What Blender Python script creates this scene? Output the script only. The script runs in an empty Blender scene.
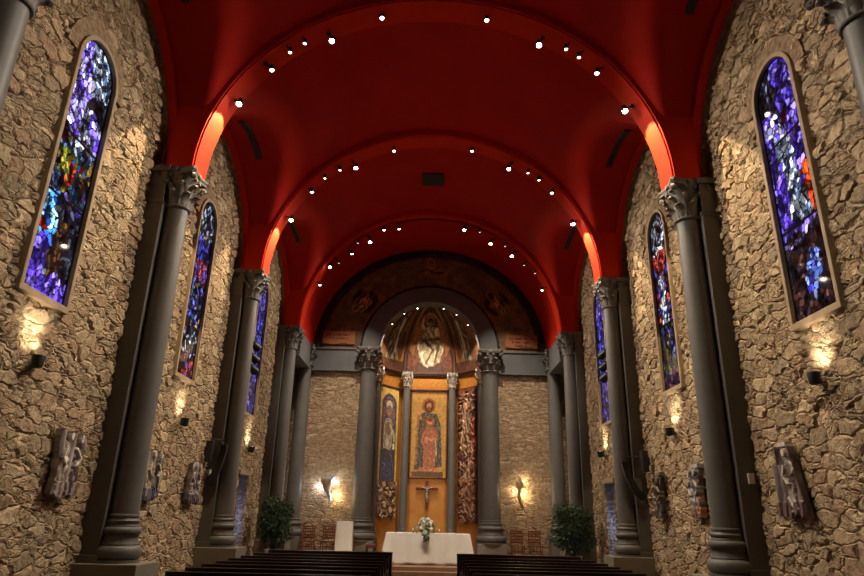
import bpy, math, random
import numpy as np
from mathutils import Vector, Matrix
R = math.radians
PI = math.pi
rnd = random.Random(7)
sc = bpy.context.scene
COL = sc.collection

# ------------------------------------------------------------------ measured layout (metres)
Y1, BAY = 11.18, 5.48                      # first column row in view, bay length
RIBS = [Y1 - 2 * BAY, Y1 - BAY, Y1, Y1 + BAY, Y1 + 2 * BAY]
MIDS = [Y1 - 1.5 * BAY, Y1 - .5 * BAY, Y1 + .5 * BAY, Y1 + 1.5 * BAY]
XC, XW, XP = 5.0, 5.42, 5.16               # column axis, wall face, pilaster face
RY = [RIBS[0], 5.88] + RIBS[2:]           # where the columns and ribs really stand
Z0 = 7.92                                  # springing of the vault
YE = 25.05                                 # end wall
YB = -3.2                                  # rear wall
RIB_A = 4.68
RIB_B = [4.28, 4.28, 4.28, 4.42, 4.50]

# ------------------------------------------------------------------ helpers
def lin(c):
    return tuple((v / 12.92 if v <= .04045 else ((v + .055) / 1.055) ** 2.4) for v in c)
def rgb(r, g, b):
    return lin((r / 255, g / 255, b / 255))
def tag(o, label=None, cat=None, group=None, kind=None):
    if label: o['label'] = label
    if cat: o['category'] = cat
    if group: o['group'] = group
    if kind: o['kind'] = kind
    return o
def empty(name, loc=(0, 0, 0), rz=0, label=None, cat=None, group=None, kind=None):
    o = bpy.data.objects.new(name, None); COL.objects.link(o)
    o.empty_display_size = .1
    o.location = loc; o.rotation_euler = (0, 0, rz)
    return tag(o, label, cat, group, kind)
def link(name, me, mats, parent=None, smooth=False):
    o = bpy.data.objects.new(name, me); COL.objects.link(o)
    for m in (mats if isinstance(mats, (list, tuple)) else [mats]): me.materials.append(m)
    if parent is not None: o.parent = parent
    if smooth: me.polygons.foreach_set('use_smooth', [True] * len(me.polygons))
    return o
class MB:
    def __init__(s): s.v = []; s.f = []; s.m = []
    def add(s, V, F, mi=0):
        n = len(s.v); s.v += [tuple(map(float, p)) for p in V]
        s.f += [tuple(i + n for i in f) for f in F]; s.m += [mi] * len(F); return s
    def box(s, c, d, mi=0, rz=0, M=None):
        x, y, z = d[0] / 2, d[1] / 2, d[2] / 2
        V = [Vector((a * x, b * y, e * z)) for a in (-1, 1) for b in (-1, 1) for e in (-1, 1)]
        Rm = M if M is not None else Matrix.Rotation(rz, 3, 'Z')
        V = [Rm @ p + Vector(c) for p in V]
        return s.add(V, [(0, 1, 3, 2), (4, 6, 7, 5), (0, 4, 5, 1), (2, 3, 7, 6), (0, 2, 6, 4), (1, 5, 7, 3)], mi)
    def lathe(s, prof, n=32, c=(0, 0, 0), mi=0, cap=True, M=None):
        V = []; F = []
        for r, z in prof:
            for k in range(n):
                a = 2 * PI * k / n
                p = Vector((r * math.cos(a), r * math.sin(a), z))
                if M is not None: p = M @ p
                V.append(p + Vector(c))
        for i in range(len(prof) - 1):
            for k in range(n):
                F.append((i * n + k, i * n + (k + 1) % n, (i + 1) * n + (k + 1) % n, (i + 1) * n + k))
        if cap:
            F.append(tuple(range(n - 1, -1, -1))); F.append(tuple((len(prof) - 1) * n + k for k in range(n)))
        return s.add(V, F, mi)
    def tube(s, pts, r, n=8, mi=0):
        pts = [Vector(p) for p in pts]; V = []; F = []
        rr = r if isinstance(r, (list, tuple)) else [r] * len(pts)
        for i, p in enumerate(pts):
            t = (pts[min(i + 1, len(pts) - 1)] - pts[max(i - 1, 0)]).normalized()
            a = t.cross(Vector((0, 0, 1)))
            if a.length < .05: a = t.cross(Vector((0, 1, 0)))
            a.normalize(); b = t.cross(a)
            for k in range(n):
                w = 2 * PI * k / n
                V.append(p + (a * math.cos(w) + b * math.sin(w)) * rr[i])
        for i in range(len(pts) - 1):
            for k in range(n):
                F.append((i * n + k, i * n + (k + 1) % n, (i + 1) * n + (k + 1) % n, (i + 1) * n + k))
        F.append(tuple(range(n - 1, -1, -1))); F.append(tuple((len(pts) - 1) * n + k for k in range(n)))
        return s.add(V, F, mi)
    def strip(s, A, B, mi=0, th=0):           # quads between two polylines
        n = len(A); return s.add(list(A) + list(B), [(i, i + 1, n + i + 1, n + i) for i in range(n - 1)], mi)
    def build(s, name, mats, parent=None, smooth=False, bevel=0):
        me = bpy.data.meshes.new(name); me.from_pydata(s.v, [], s.f)
        o = link(name, me, mats, parent, smooth)
        if any(s.m): me.polygons.foreach_set('material_index', s.m)
        me.validate(); me.update()
        if smooth:
            try: me.set_sharp_from_angle(angle=R(50))
            except Exception: pass
        if bevel:
            b = o.modifiers.new('bevel', 'BEVEL'); b.width = bevel; b.segments = 2; b.limit_method = 'ANGLE'
        return o

def copy_tree(o, parent=None):
    c = o.copy(); COL.objects.link(c); c.parent = parent
    for ch in list(o.children): copy_tree(ch, c)
    return c

# ------------------------------------------------------------------ materials
def mat(name, base=(.5, .5, .5), rough=.6, metal=0, spec=.5):
    m = bpy.data.materials.new(name); m.use_nodes = True
    b = m.node_tree.nodes['Principled BSDF']
    b.inputs['Base Color'].default_value = (*base, 1); b.inputs['Roughness'].default_value = rough
    b.inputs['Metallic'].default_value = metal; b.inputs['Specular IOR Level'].default_value = spec
    return m
def N(m, t, **k):
    n = m.node_tree.nodes.new(t)
    for a, v in k.items():
        if hasattr(n, a): setattr(n, a, v)
        else: n.inputs[a.replace('_', ' ')].default_value = v
    return n
def L(m, a, b): m.node_tree.links.new(a, b)
def noisy(name, c1, c2, scale=4, rough=.6, bump=.2, bscale=30, spec=.5, stretch=(1, 1, 1), dist=.01, metal=0):
    m = mat(name, c1, rough, metal, spec); b = m.node_tree.nodes['Principled BSDF']
    tc = N(m, 'ShaderNodeTexCoord'); mp = N(m, 'ShaderNodeMapping'); mp.inputs['Scale'].default_value = stretch
    L(m, tc.outputs['Object'], mp.inputs['Vector'])
    n = N(m, 'ShaderNodeTexNoise'); n.inputs['Scale'].default_value = scale; n.inputs['Detail'].default_value = 5
    L(m, mp.outputs['Vector'], n.inputs['Vector'])
    r = N(m, 'ShaderNodeValToRGB'); r.color_ramp.elements[0].color = (*c1, 1); r.color_ramp.elements[1].color = (*c2, 1)
    r.color_ramp.elements[0].position = .35; r.color_ramp.elements[1].position = .68
    L(m, n.outputs['Fac'], r.inputs['Fac']); L(m, r.outputs['Color'], b.inputs['Base Color'])
    if bump:
        n2 = N(m, 'ShaderNodeTexNoise'); n2.inputs['Scale'].default_value = bscale; n2.inputs['Detail'].default_value = 4
        L(m, mp.outputs['Vector'], n2.inputs['Vector'])
        bp = N(m, 'ShaderNodeBump'); bp.inputs['Strength'].default_value = bump; bp.inputs['Distance'].default_value = dist
        L(m, n2.outputs['Fac'], bp.inputs['Height']); L(m, bp.outputs['Normal'], b.inputs['Normal'])
    return m
def math_node(m, op, a, b=None, clamp=False):
    n = m.node_tree.nodes.new('ShaderNodeMath'); n.operation = op; n.use_clamp = clamp
    for i, v in enumerate((a, b)):
        if v is None: continue
        if isinstance(v, (int, float)): n.inputs[i].default_value = v
        else: L(m, v, n.inputs[i])
    return n.outputs[0]
def rubble(name, stretch, amp, scale=3.6, cols=None, warp=.22, midv=.5):
    """rubble masonry: irregular stones with deep joints, really displaced"""
    m = mat(name, (.4, .3, .2), .92, 0, .15); b = m.node_tree.nodes['Principled BSDF']
    tc = N(m, 'ShaderNodeTexCoord')
    nz = N(m, 'ShaderNodeTexNoise'); nz.inputs['Scale'].default_value = 2.6; nz.inputs['Detail'].default_value = 3
    L(m, tc.outputs['Object'], nz.inputs['Vector'])
    sub = N(m, 'ShaderNodeVectorMath'); sub.operation = 'MULTIPLY_ADD'
    sub.inputs[1].default_value = (warp * 2,) * 3; L(m, nz.outputs['Color'], sub.inputs[0]); L(m, tc.outputs['Object'], sub.inputs[2])
    mp = N(m, 'ShaderNodeMapping'); mp.inputs['Scale'].default_value = stretch
    L(m, sub.outputs[0], mp.inputs['Vector'])
    def vor(feature, sc_):
        v = N(m, 'ShaderNodeTexVoronoi'); v.feature = feature; v.inputs['Scale'].default_value = sc_
        v.inputs['Randomness'].default_value = .95; L(m, mp.outputs['Vector'], v.inputs['Vector']); return v
    v1 = vor('F1', scale); ve = vor('DISTANCE_TO_EDGE', scale)
    v2e = vor('DISTANCE_TO_EDGE', scale * 2.3); v2 = vor('F1', scale * 2.3)
    sepc = N(m, 'ShaderNodeSeparateColor'); L(m, v1.outputs['Color'], sepc.inputs[0])
    small = math_node(m, 'GREATER_THAN', sepc.outputs[2], .55)     # some big cells are made of small stones
    e1 = ve.outputs['Distance']; e2 = math_node(m, 'MULTIPLY', v2e.outputs['Distance'], 1.7)
    mixe = math_node(m, 'MINIMUM', e1, math_node(m, 'ADD', e2, math_node(m, 'MULTIPLY', math_node(m, 'SUBTRACT', 1, small), 5)))
    jn = N(m, 'ShaderNodeTexNoise'); jn.inputs['Scale'].default_value = 3.1; L(m, tc.outputs['Object'], jn.inputs['Vector'])
    prof = math_node(m, 'POWER', math_node(m, 'MULTIPLY', mixe, math_node(m, 'ADD', 1.5, math_node(m, 'MULTIPLY', jn.outputs['Fac'], 14)), True), .7)     # rounded shoulders
    fine = N(m, 'ShaderNodeTexNoise'); fine.inputs['Scale'].default_value = 9; fine.inputs['Detail'].default_value = 6
    fine.inputs['Roughness'].default_value = .62
    L(m, tc.outputs['Object'], fine.inputs['Vector'])
    sep2 = N(m, 'ShaderNodeSeparateColor'); L(m, v2.outputs['Color'], sep2.inputs[0])
    rise = math_node(m, 'ADD', .55, math_node(m, 'MULTIPLY', sepc.outputs[0], .45))
    h = math_node(m, 'MULTIPLY', prof, rise)
    h = math_node(m, 'ADD', h, math_node(m, 'MULTIPLY', math_node(m, 'SUBTRACT', fine.outputs['Fac'], .5), .85))
    # colour
    r = N(m, 'ShaderNodeValToRGB'); cr = r.color_ramp
    cols = cols or [rgb(146, 129, 106), rgb(171, 152, 125), rgb(156, 131, 107), rgb(189, 169, 139), rgb(149, 135, 114)]
    while len(cr.elements) < len(cols): cr.elements.new(.5)
    for i, c in enumerate(cols):
        cr.elements[i].position = i / (len(cols) - 1); cr.elements[i].color = (*c, 1)
    mixs = N(m, 'ShaderNodeMix'); mixs.data_type = 'FLOAT'
    L(m, small, mixs.inputs[0]); L(m, sepc.outputs[1], mixs.inputs[2]); L(m, sep2.outputs[1], mixs.inputs[3])
    L(m, mixs.outputs[0], r.inputs['Fac'])
    mul = N(m, 'ShaderNodeMix'); mul.data_type = 'RGBA'; mul.blend_type = 'MULTIPLY'; mul.inputs[0].default_value = .7
    rr = N(m, 'ShaderNodeValToRGB'); rr.color_ramp.elements[0].color = (.42, .38, .34, 1); rr.color_ramp.elements[1].color = (1.1, 1.08, 1.02, 1)
    rr.color_ramp.elements[0].position = .3; rr.color_ramp.elements[1].position = .6
    L(m, fine.outputs['Fac'], rr.inputs['Fac']); L(m, r.outputs['Color'], mul.inputs[6]); L(m, rr.outputs['Color'], mul.inputs[7])
    mo = N(m, 'ShaderNodeMix'); mo.data_type = 'RGBA'; mo.inputs[7].default_value = (*rgb(118, 98, 74), 1)
    jm = math_node(m, 'SUBTRACT', 1, math_node(m, 'MULTIPLY', mixe, 22, True))
    L(m, jm, mo.inputs[0]); L(m, mul.outputs[2], mo.inputs[6]); L(m, mo.outputs[2], b.inputs['Base Color'])
    d = N(m, 'ShaderNodeDisplacement'); d.inputs['Midlevel'].default_value = midv; d.inputs['Scale'].default_value = amp
    L(m, h, d.inputs['Height']); L(m, d.outputs[0], m.node_tree.nodes['Material Output'].inputs['Displacement'])
    m.displacement_method = 'BOTH'
    return m

M = {}
M['stone'] = rubble('rubble_wall', (1, .66, 1.32), .085, 4.0, None, .11, 1.1)
M['stone_end'] = rubble('coursed_wall', (.6, 1, 1.75), .035, 5.2, [rgb(150, 128, 104), rgb(170, 146, 118), rgb(158, 132, 106), rgb(182, 160, 132), rgb(150, 130, 108)], .08, .8)
M['column'] = noisy('painted_column', rgb(88, 85, 81), rgb(96, 92, 87), 3, .5, .05, 60, .4)
M['capital'] = noisy('capital_stone', rgb(98, 94, 89), rgb(118, 114, 106), 6, .6, .3, 40, .4)
M['plinth'] = noisy('plinth_stone', rgb(118, 112, 98), rgb(104, 99, 88), 1.5, .6, .1, 40)
M['red'] = noisy('red_plaster', rgb(164, 26, 13), rgb(154, 23, 11), 1.2, .7, .05, 40, .1)
M['redrib'] = noisy('red_rib_paint', rgb(190, 42, 15), rgb(184, 39, 14), 2, .65, .03, 40, .1)
M['frame_stone'] = noisy('window_stone', rgb(158, 136, 106), rgb(136, 116, 88), 5, .75, .4, 30)
M['surround'] = noisy('arch_render', rgb(150, 128, 102), rgb(112, 92, 70), 9, .9, 1, 16, .2, dist=.06)
M['lead'] = mat('window_lead', rgb(28, 24, 22), .5, .4)
M['black'] = mat('black_metal', rgb(20, 19, 18), .42, .3)
M['speaker'] = mat('speaker_black', rgb(16, 15, 15), .5)
M['wood_dark'] = noisy('dark_pew_wood', rgb(42, 20, 14), rgb(30, 14, 10), 3, .32, .1, 40, .5, (1, 14, 6))
M['wood_chair'] = noisy('chair_wood', rgb(122, 62, 34), rgb(96, 44, 24), 6, .4, .1, 40)
M['cross_wood'] = noisy('cross_wood', rgb(104, 46, 24), rgb(82, 34, 18), 8, .45, .1, 30)
M['floor'] = noisy('floor_stone', rgb(96, 66, 48), rgb(78, 52, 38), 1.2, .35, .05, 20)
M['platform'] = noisy('platform_stone', rgb(150, 118, 88), rgb(128, 98, 72), 2, .4, .1, 30)
M['cloth'] = noisy('white_cloth', rgb(242, 238, 226), rgb(236, 231, 218), 3, .85, .1, 90, .2)
M['ochre'] = noisy('ochre_plaster', rgb(178, 122, 58), rgb(160, 102, 44), 1.6, .5, .1, 30, .4)
M['gold'] = noisy('gold_mosaic', rgb(188, 128, 52), rgb(158, 98, 36), 14, .38, .3, 80, .6, metal=.25)
M['grey_arch'] = noisy('grey_arch_paint', rgb(90, 90, 90), rgb(82, 82, 83), 2, .6, .05, 40)
M['dark_band'] = noisy('dark_brown_band', rgb(74, 40, 30), rgb(58, 32, 24), 6, .5, .1, 30)
M['rim'] = mat('black_rim', rgb(26, 20, 18), .7)
M['leaf'] = noisy('ficus_leaf', rgb(32, 56, 22), rgb(58, 84, 34), 9, .45, 0)
M['bark'] = noisy('ficus_bark', rgb(88, 70, 50), rgb(66, 52, 38), 14, .8, .3, 40)
M['pot'] = mat('white_pot', rgb(206, 200, 188), .35)
M['soil'] = noisy('soil', rgb(46, 34, 24), rgb(30, 22, 16), 20, .95, .5, 60)
M['petal'] = mat('white_petal', rgb(250, 248, 236), .6)
M['petal_green'] = mat('green_bloom', rgb(150, 176, 84), .6)
M['stem'] = noisy('bouquet_green', rgb(52, 92, 34), rgb(92, 128, 50), 16, .5, 0)
M['silver'] = noisy('silver_figure', rgb(176, 172, 164), rgb(130, 126, 120), 18, .4, .3, 50, metal=.4)
M['carved'] = noisy('carved_wood_figure', rgb(168, 140, 100), rgb(120, 94, 62), 9, .5, .4, 40)
M['carved_blue'] = noisy('carved_painted_figure', rgb(176, 178, 186), rgb(120, 124, 138), 8, .5, .4, 40)
M['white_plastic'] = mat('white_plastic', rgb(214, 208, 194), .45)
M['stool'] = mat('dark_red_fabric', rgb(84, 26, 18), .8)
M['vent'] = mat('dark_vent', rgb(26, 14, 10), .7)
def emit(name, col, s):
    m = mat(name, col, .3); b = m.node_tree.nodes['Principled BSDF']
    b.inputs['Emission Color'].default_value = (*col, 1); b.inputs['Emission Strength'].default_value = s
    return m
M['bulb'] = emit('bulb_bright', (1, .86, .62), 60)
M['bulb_dim'] = emit('bulb_dim', (1, .84, .66), 14)
M['bulb_off'] = emit('bulb_faint', (1, .8, .62), 1.6)
M['door_glow'] = emit('door_glass_night_blue', rgb(84, 130, 235), .55)
def attr_mat(name, rough=.6, emis=0, spec=.4, bump=0):
    m = mat(name, (.5, .5, .5), rough, 0, spec); b = m.node_tree.nodes['Principled BSDF']
    a = N(m, 'ShaderNodeAttribute'); a.attribute_name = 'Col'
    L(m, a.outputs['Color'], b.inputs['Base Color'])
    if emis:
        L(m, a.outputs['Color'], b.inputs['Emission Color']); b.inputs['Emission Strength'].default_value = emis
    if bump:
        n2 = N(m, 'ShaderNodeTexNoise'); n2.inputs['Scale'].default_value = 60
        bp = N(m, 'ShaderNodeBump'); bp.inputs['Strength'].default_value = bump; bp.inputs['Distance'].default_value = .01
        tc = N(m, 'ShaderNodeTexCoord'); L(m, tc.outputs['Object'], n2.inputs['Vector'])
        L(m, n2.outputs['Fac'], bp.inputs['Height']); L(m, bp.outputs['Normal'], b.inputs['Normal'])
    return m
M['paint'] = attr_mat('mosaic_paint', .55, 0, .3, .4)
M['relief'] = attr_mat('glazed_relief', .45, 0, .5, .5)
M['glass'] = attr_mat('stained_glass_backlit', .04, 1.3, .22)

# ------------------------------------------------------------------ numpy art helpers
def hash2(ix, iy, s):
    n = (ix.astype(np.int64) * 374761393 + iy.astype(np.int64) * 668265263 + s * 982451653) & 0x7fffffff
    n = ((n ^ (n >> 13)) * 1274126177) & 0x7fffffff
    return ((n ^ (n >> 16)) & 0xffff) / 65535.0
def vnoise(x, y, s=0):
    ix, iy = np.floor(x), np.floor(y); fx, fy = x - ix, y - iy
    fx = fx * fx * (3 - 2 * fx); fy = fy * fy * (3 - 2 * fy)
    a, b, c, d = hash2(ix, iy, s), hash2(ix + 1, iy, s), hash2(ix, iy + 1, s), hash2(ix + 1, iy + 1, s)
    return (a * (1 - fx) + b * fx) * (1 - fy) + (c * (1 - fx) + d * fx) * fy
def fbm(x, y, s=0, o=3):
    t = 0; a = .5; n = 0
    for i in range(o): t = t + a * vnoise(x * 2 ** i, y * 2 ** i, s + i); n += a; a *= .5
    return t / n
class Art:
    """layered flat shapes in panel metres (u across, v up)"""
    def __init__(s, u, v, bg, wob=.02, seed=1):
        s.seed = seed
        s.U0, s.V0 = u, v
        s.u = u + (vnoise(u * 9, v * 9, seed) - .5) * wob * 2
        s.v = v + (vnoise(u * 9 + 40, v * 9, seed + 5) - .5) * wob * 2
        s.c = np.empty(u.shape + (3,)); s.c[:] = rgb(*bg); s.h = np.zeros(u.shape)
    def put(s, m, col, var=.0, h=None, line=None):
        c = np.array(rgb(*col)); k = 1 + (fbm(s.u * 22, s.v * 22, s.seed + 9) - .5)[..., None] * 2 * var
        s.c = np.where(m[..., None], c * k, s.c)
        if h is not None: s.h = np.where(m, h, s.h)
        return s
    def ell(s, cx, cy, rx, ry, col, var=.2, h=None, rot=0):
        a, b = s.u - cx, s.v - cy
        if rot: a, b = a * math.cos(rot) + b * math.sin(rot), -a * math.sin(rot) + b * math.cos(rot)
        return s.put((a / rx) ** 2 + (b / ry) ** 2 < 1, col, var, h)
    def ring(s, cx, cy, r0, r1, col, var=.1):
        d = np.hypot(s.u - cx, s.v - cy); return s.put((d > r0) & (d < r1), col, var)
    def inside(s, P):
        m = np.zeros(s.u.shape, bool); n = len(P)
        for i in range(n):
            (x1, y1), (x2, y2) = P[i], P[(i + 1) % n]
            if y1 == y2: continue
            m ^= ((y1 > s.v) != (y2 > s.v)) & (s.u < (x2 - x1) * (s.v - y1) / (y2 - y1) + x1)
        return m
    def poly(s, P, col, var=.25, h=None): return s.put(s.inside(P), col, var, h)
    def band(s, P, w, col, var=.2, h=None):
        d = np.full(s.u.shape, 9.)
        for (x1, y1), (x2, y2) in zip(P[:-1], P[1:]):
            dx, dy = x2 - x1, y2 - y1; t = np.clip(((s.u - x1) * dx + (s.v - y1) * dy) / (dx * dx + dy * dy + 1e-9), 0, 1)
            d = np.minimum(d, np.hypot(s.u - x1 - t * dx, s.v - y1 - t * dy))
        return s.put(d < w, col, var, h)
    def folds(s, P, cols, freq=16, slant=.2, seed=3):     # drapery: streaky folds within an outline
        m = s.inside(P); t = np.sin((s.u + s.v * slant + (fbm(s.u * 3, s.v * 3, seed) - .5) * .5) * freq * 2)
        k = (t * .5 + .5)[..., None]
        a, b = np.array(rgb(*cols[0])), np.array(rgb(*cols[1]))
        s.c = np.where(m[..., None], a * (1 - k) + b * k, s.c); s.h = np.where(m, t * .5 + .5, s.h); return s
def inked(A, f=20, dark=.45, amt=.5):
    """outline every colour field and mottle it like tesserae"""
    l = A.c.sum(-1) ** .5; gy, gx = np.gradient(l); g = np.hypot(gx, gy)
    k = np.where(g > .07, dark, 1.)
    m = 1 - amt / 2 + amt * fbm(A.U0 * f, A.V0 * f, A.seed + 77, 2)
    return A.c * (k * m)[..., None], A.h
def raster(name, fn, w, h, res, parent, material, place=None, mask=None, th=.03, relief=0., smooth=True):
    """a slab w x h metres whose face carries the picture fn(u,v)->(rgb, height); place maps (u,v,d)->xyz"""
    nu, nv = max(2, int(w / res)), max(2, int(h / res))
    U, V = np.meshgrid(np.linspace(-w / 2, w / 2, nu + 1), np.linspace(0, h, nv + 1))
    c, hh = fn(U, V)
    D = th + hh * relief
    P = place(U, V, D); Bk = place(U, V, np.zeros_like(U))
    Uc = (U[:-1, :-1] + U[1:, 1:]) / 2; Vc = (V[:-1, :-1] + V[1:, 1:]) / 2
    keep = mask(Uc, Vc) if mask is not None else np.ones(Uc.shape, bool)
    idx = np.arange(U.size).reshape(U.shape); n = U.size
    a, b, cc, d = idx[:-1, :-1], idx[:-1, 1:], idx[1:, 1:], idx[1:, :-1]
    Q = [np.stack([a[keep], b[keep], cc[keep], d[keep]], -1)]
    kp = np.pad(keep, 1)
    for (dy, dx, e0, e1) in ((-1, 0, a, b), (0, 1, b, cc), (1, 0, cc, d), (0, -1, d, a)):
        nb = kp[1 + dy:1 + dy + keep.shape[0], 1 + dx:1 + dx + keep.shape[1]]
        m = keep & ~nb; Q.append(np.stack([e1[m], e0[m], e0[m] + n, e1[m] + n], -1))
    Q = np.concatenate(Q)
    allv = np.concatenate([P.reshape(-1, 3), Bk.reshape(-1, 3)]); allc = np.concatenate([c.reshape(-1, 3)] * 2)
    used, inv = np.unique(Q, return_inverse=True); Q = inv.reshape(Q.shape); allv = allv[used]; allc = allc[used]
    me = bpy.data.meshes.new(name); me.from_pydata(allv.tolist(), [], Q.tolist())
    at = me.color_attributes.new('Col', 'FLOAT_COLOR', 'POINT')
    at.data.foreach_set('color', np.concatenate([np.clip(allc, 0, 4), np.ones((len(allc), 1))], 1).astype(np.float32).ravel())
    me.update()
    o = link(name, me, material, parent)
    if smooth:
        me.polygons.foreach_set('use_smooth', [True] * len(me.polygons))
        try: me.set_sharp_from_angle(angle=R(60))
        except Exception: pass
    return o
def flat_place(o, ud, n):
    o, ud, n = np.array(o, float), np.array(ud, float), np.array(n, float); z = np.array((0, 0, 1.))
    return lambda u, v, d: o + u[..., None] * ud + v[..., None] * z + d[..., None] * n

# ------------------------------------------------------------------ floor, rear wall
def slab(name, c, d, m, label=None, cat=None, kind='structure', bevel=0):
    o = MB().box(c, d).build(name, m, bevel=bevel); return tag(o, label, cat, None, kind)
slab('floor', (0, (YB + 28) / 2, -.1), (13, 28 - YB, .2), M['floor'], 'brown stone floor of the church nave', 'floor')
slab('wall_rear', (0, YB - .15, 6.5), (11.4, .3, 13.2), M['frame_stone'], 'plain wall behind the camera', 'wall')

# ------------------------------------------------------------------ side walls of rubble
WIN = [MIDS[1], MIDS[2], MIDS[3]]
WZ0, WZS, WR = 4.40, 8.14, .53
DOOR = (19.2, 20.1, 2.64)
def side_wall(s, name, label):
    ys = np.concatenate([np.linspace(YB, 4.9, 18), np.arange(5.0, YE + .3, .05)])
    zs = np.arange(0, 11.06, .05)
    Y, Z = np.meshgrid(ys, zs)
    V = np.stack([np.full(Y.shape, s * XW), Y, Z], -1).reshape(-1, 3)
    yc = (Y[:-1, :-1] + Y[1:, 1:]) / 2; zc = (Z[:-1, :-1] + Z[1:, 1:]) / 2
    keep = np.ones(yc.shape, bool)
    for m in WIN:
        d = np.abs(yc - m); r = WR + .05
        keep &= ~((d < r) & (zc > WZ0 - .04) & ((zc < WZS) | (np.hypot(d, zc - WZS) < r)))
    keep &= ~((yc > DOOR[0]) & (yc < DOOR[1]) & (zc < DOOR[2]))
    idx = np.arange(Y.size).reshape(Y.shape)
    a, b, c, d = idx[:-1, :-1][keep], idx[:-1, 1:][keep], idx[1:, 1:][keep], idx[1:, :-1][keep]
    F = np.stack([a, b, c, d] if s < 0 else [d, c, b, a], -1)
    # normals must face the nave
    me = bpy.data.meshes.new(name); me.from_pydata(V.tolist(), [], (F if s > 0 else F).tolist()); me.update()
    if me.polygons[0].normal.x * s > 0: me.flip_normals()
    o = link(name, me, M['stone'], None, True)
    return tag(o, label, 'wall', None, 'structure')
side_wall(-1, 'wall_left', 'left rubble stone wall with tall stained glass windows')
side_wall(1, 'wall_right', 'right rubble stone wall with tall stained glass windows')
# solid masonry behind each wall face
for s in (-1, 1):
    pass

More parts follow.
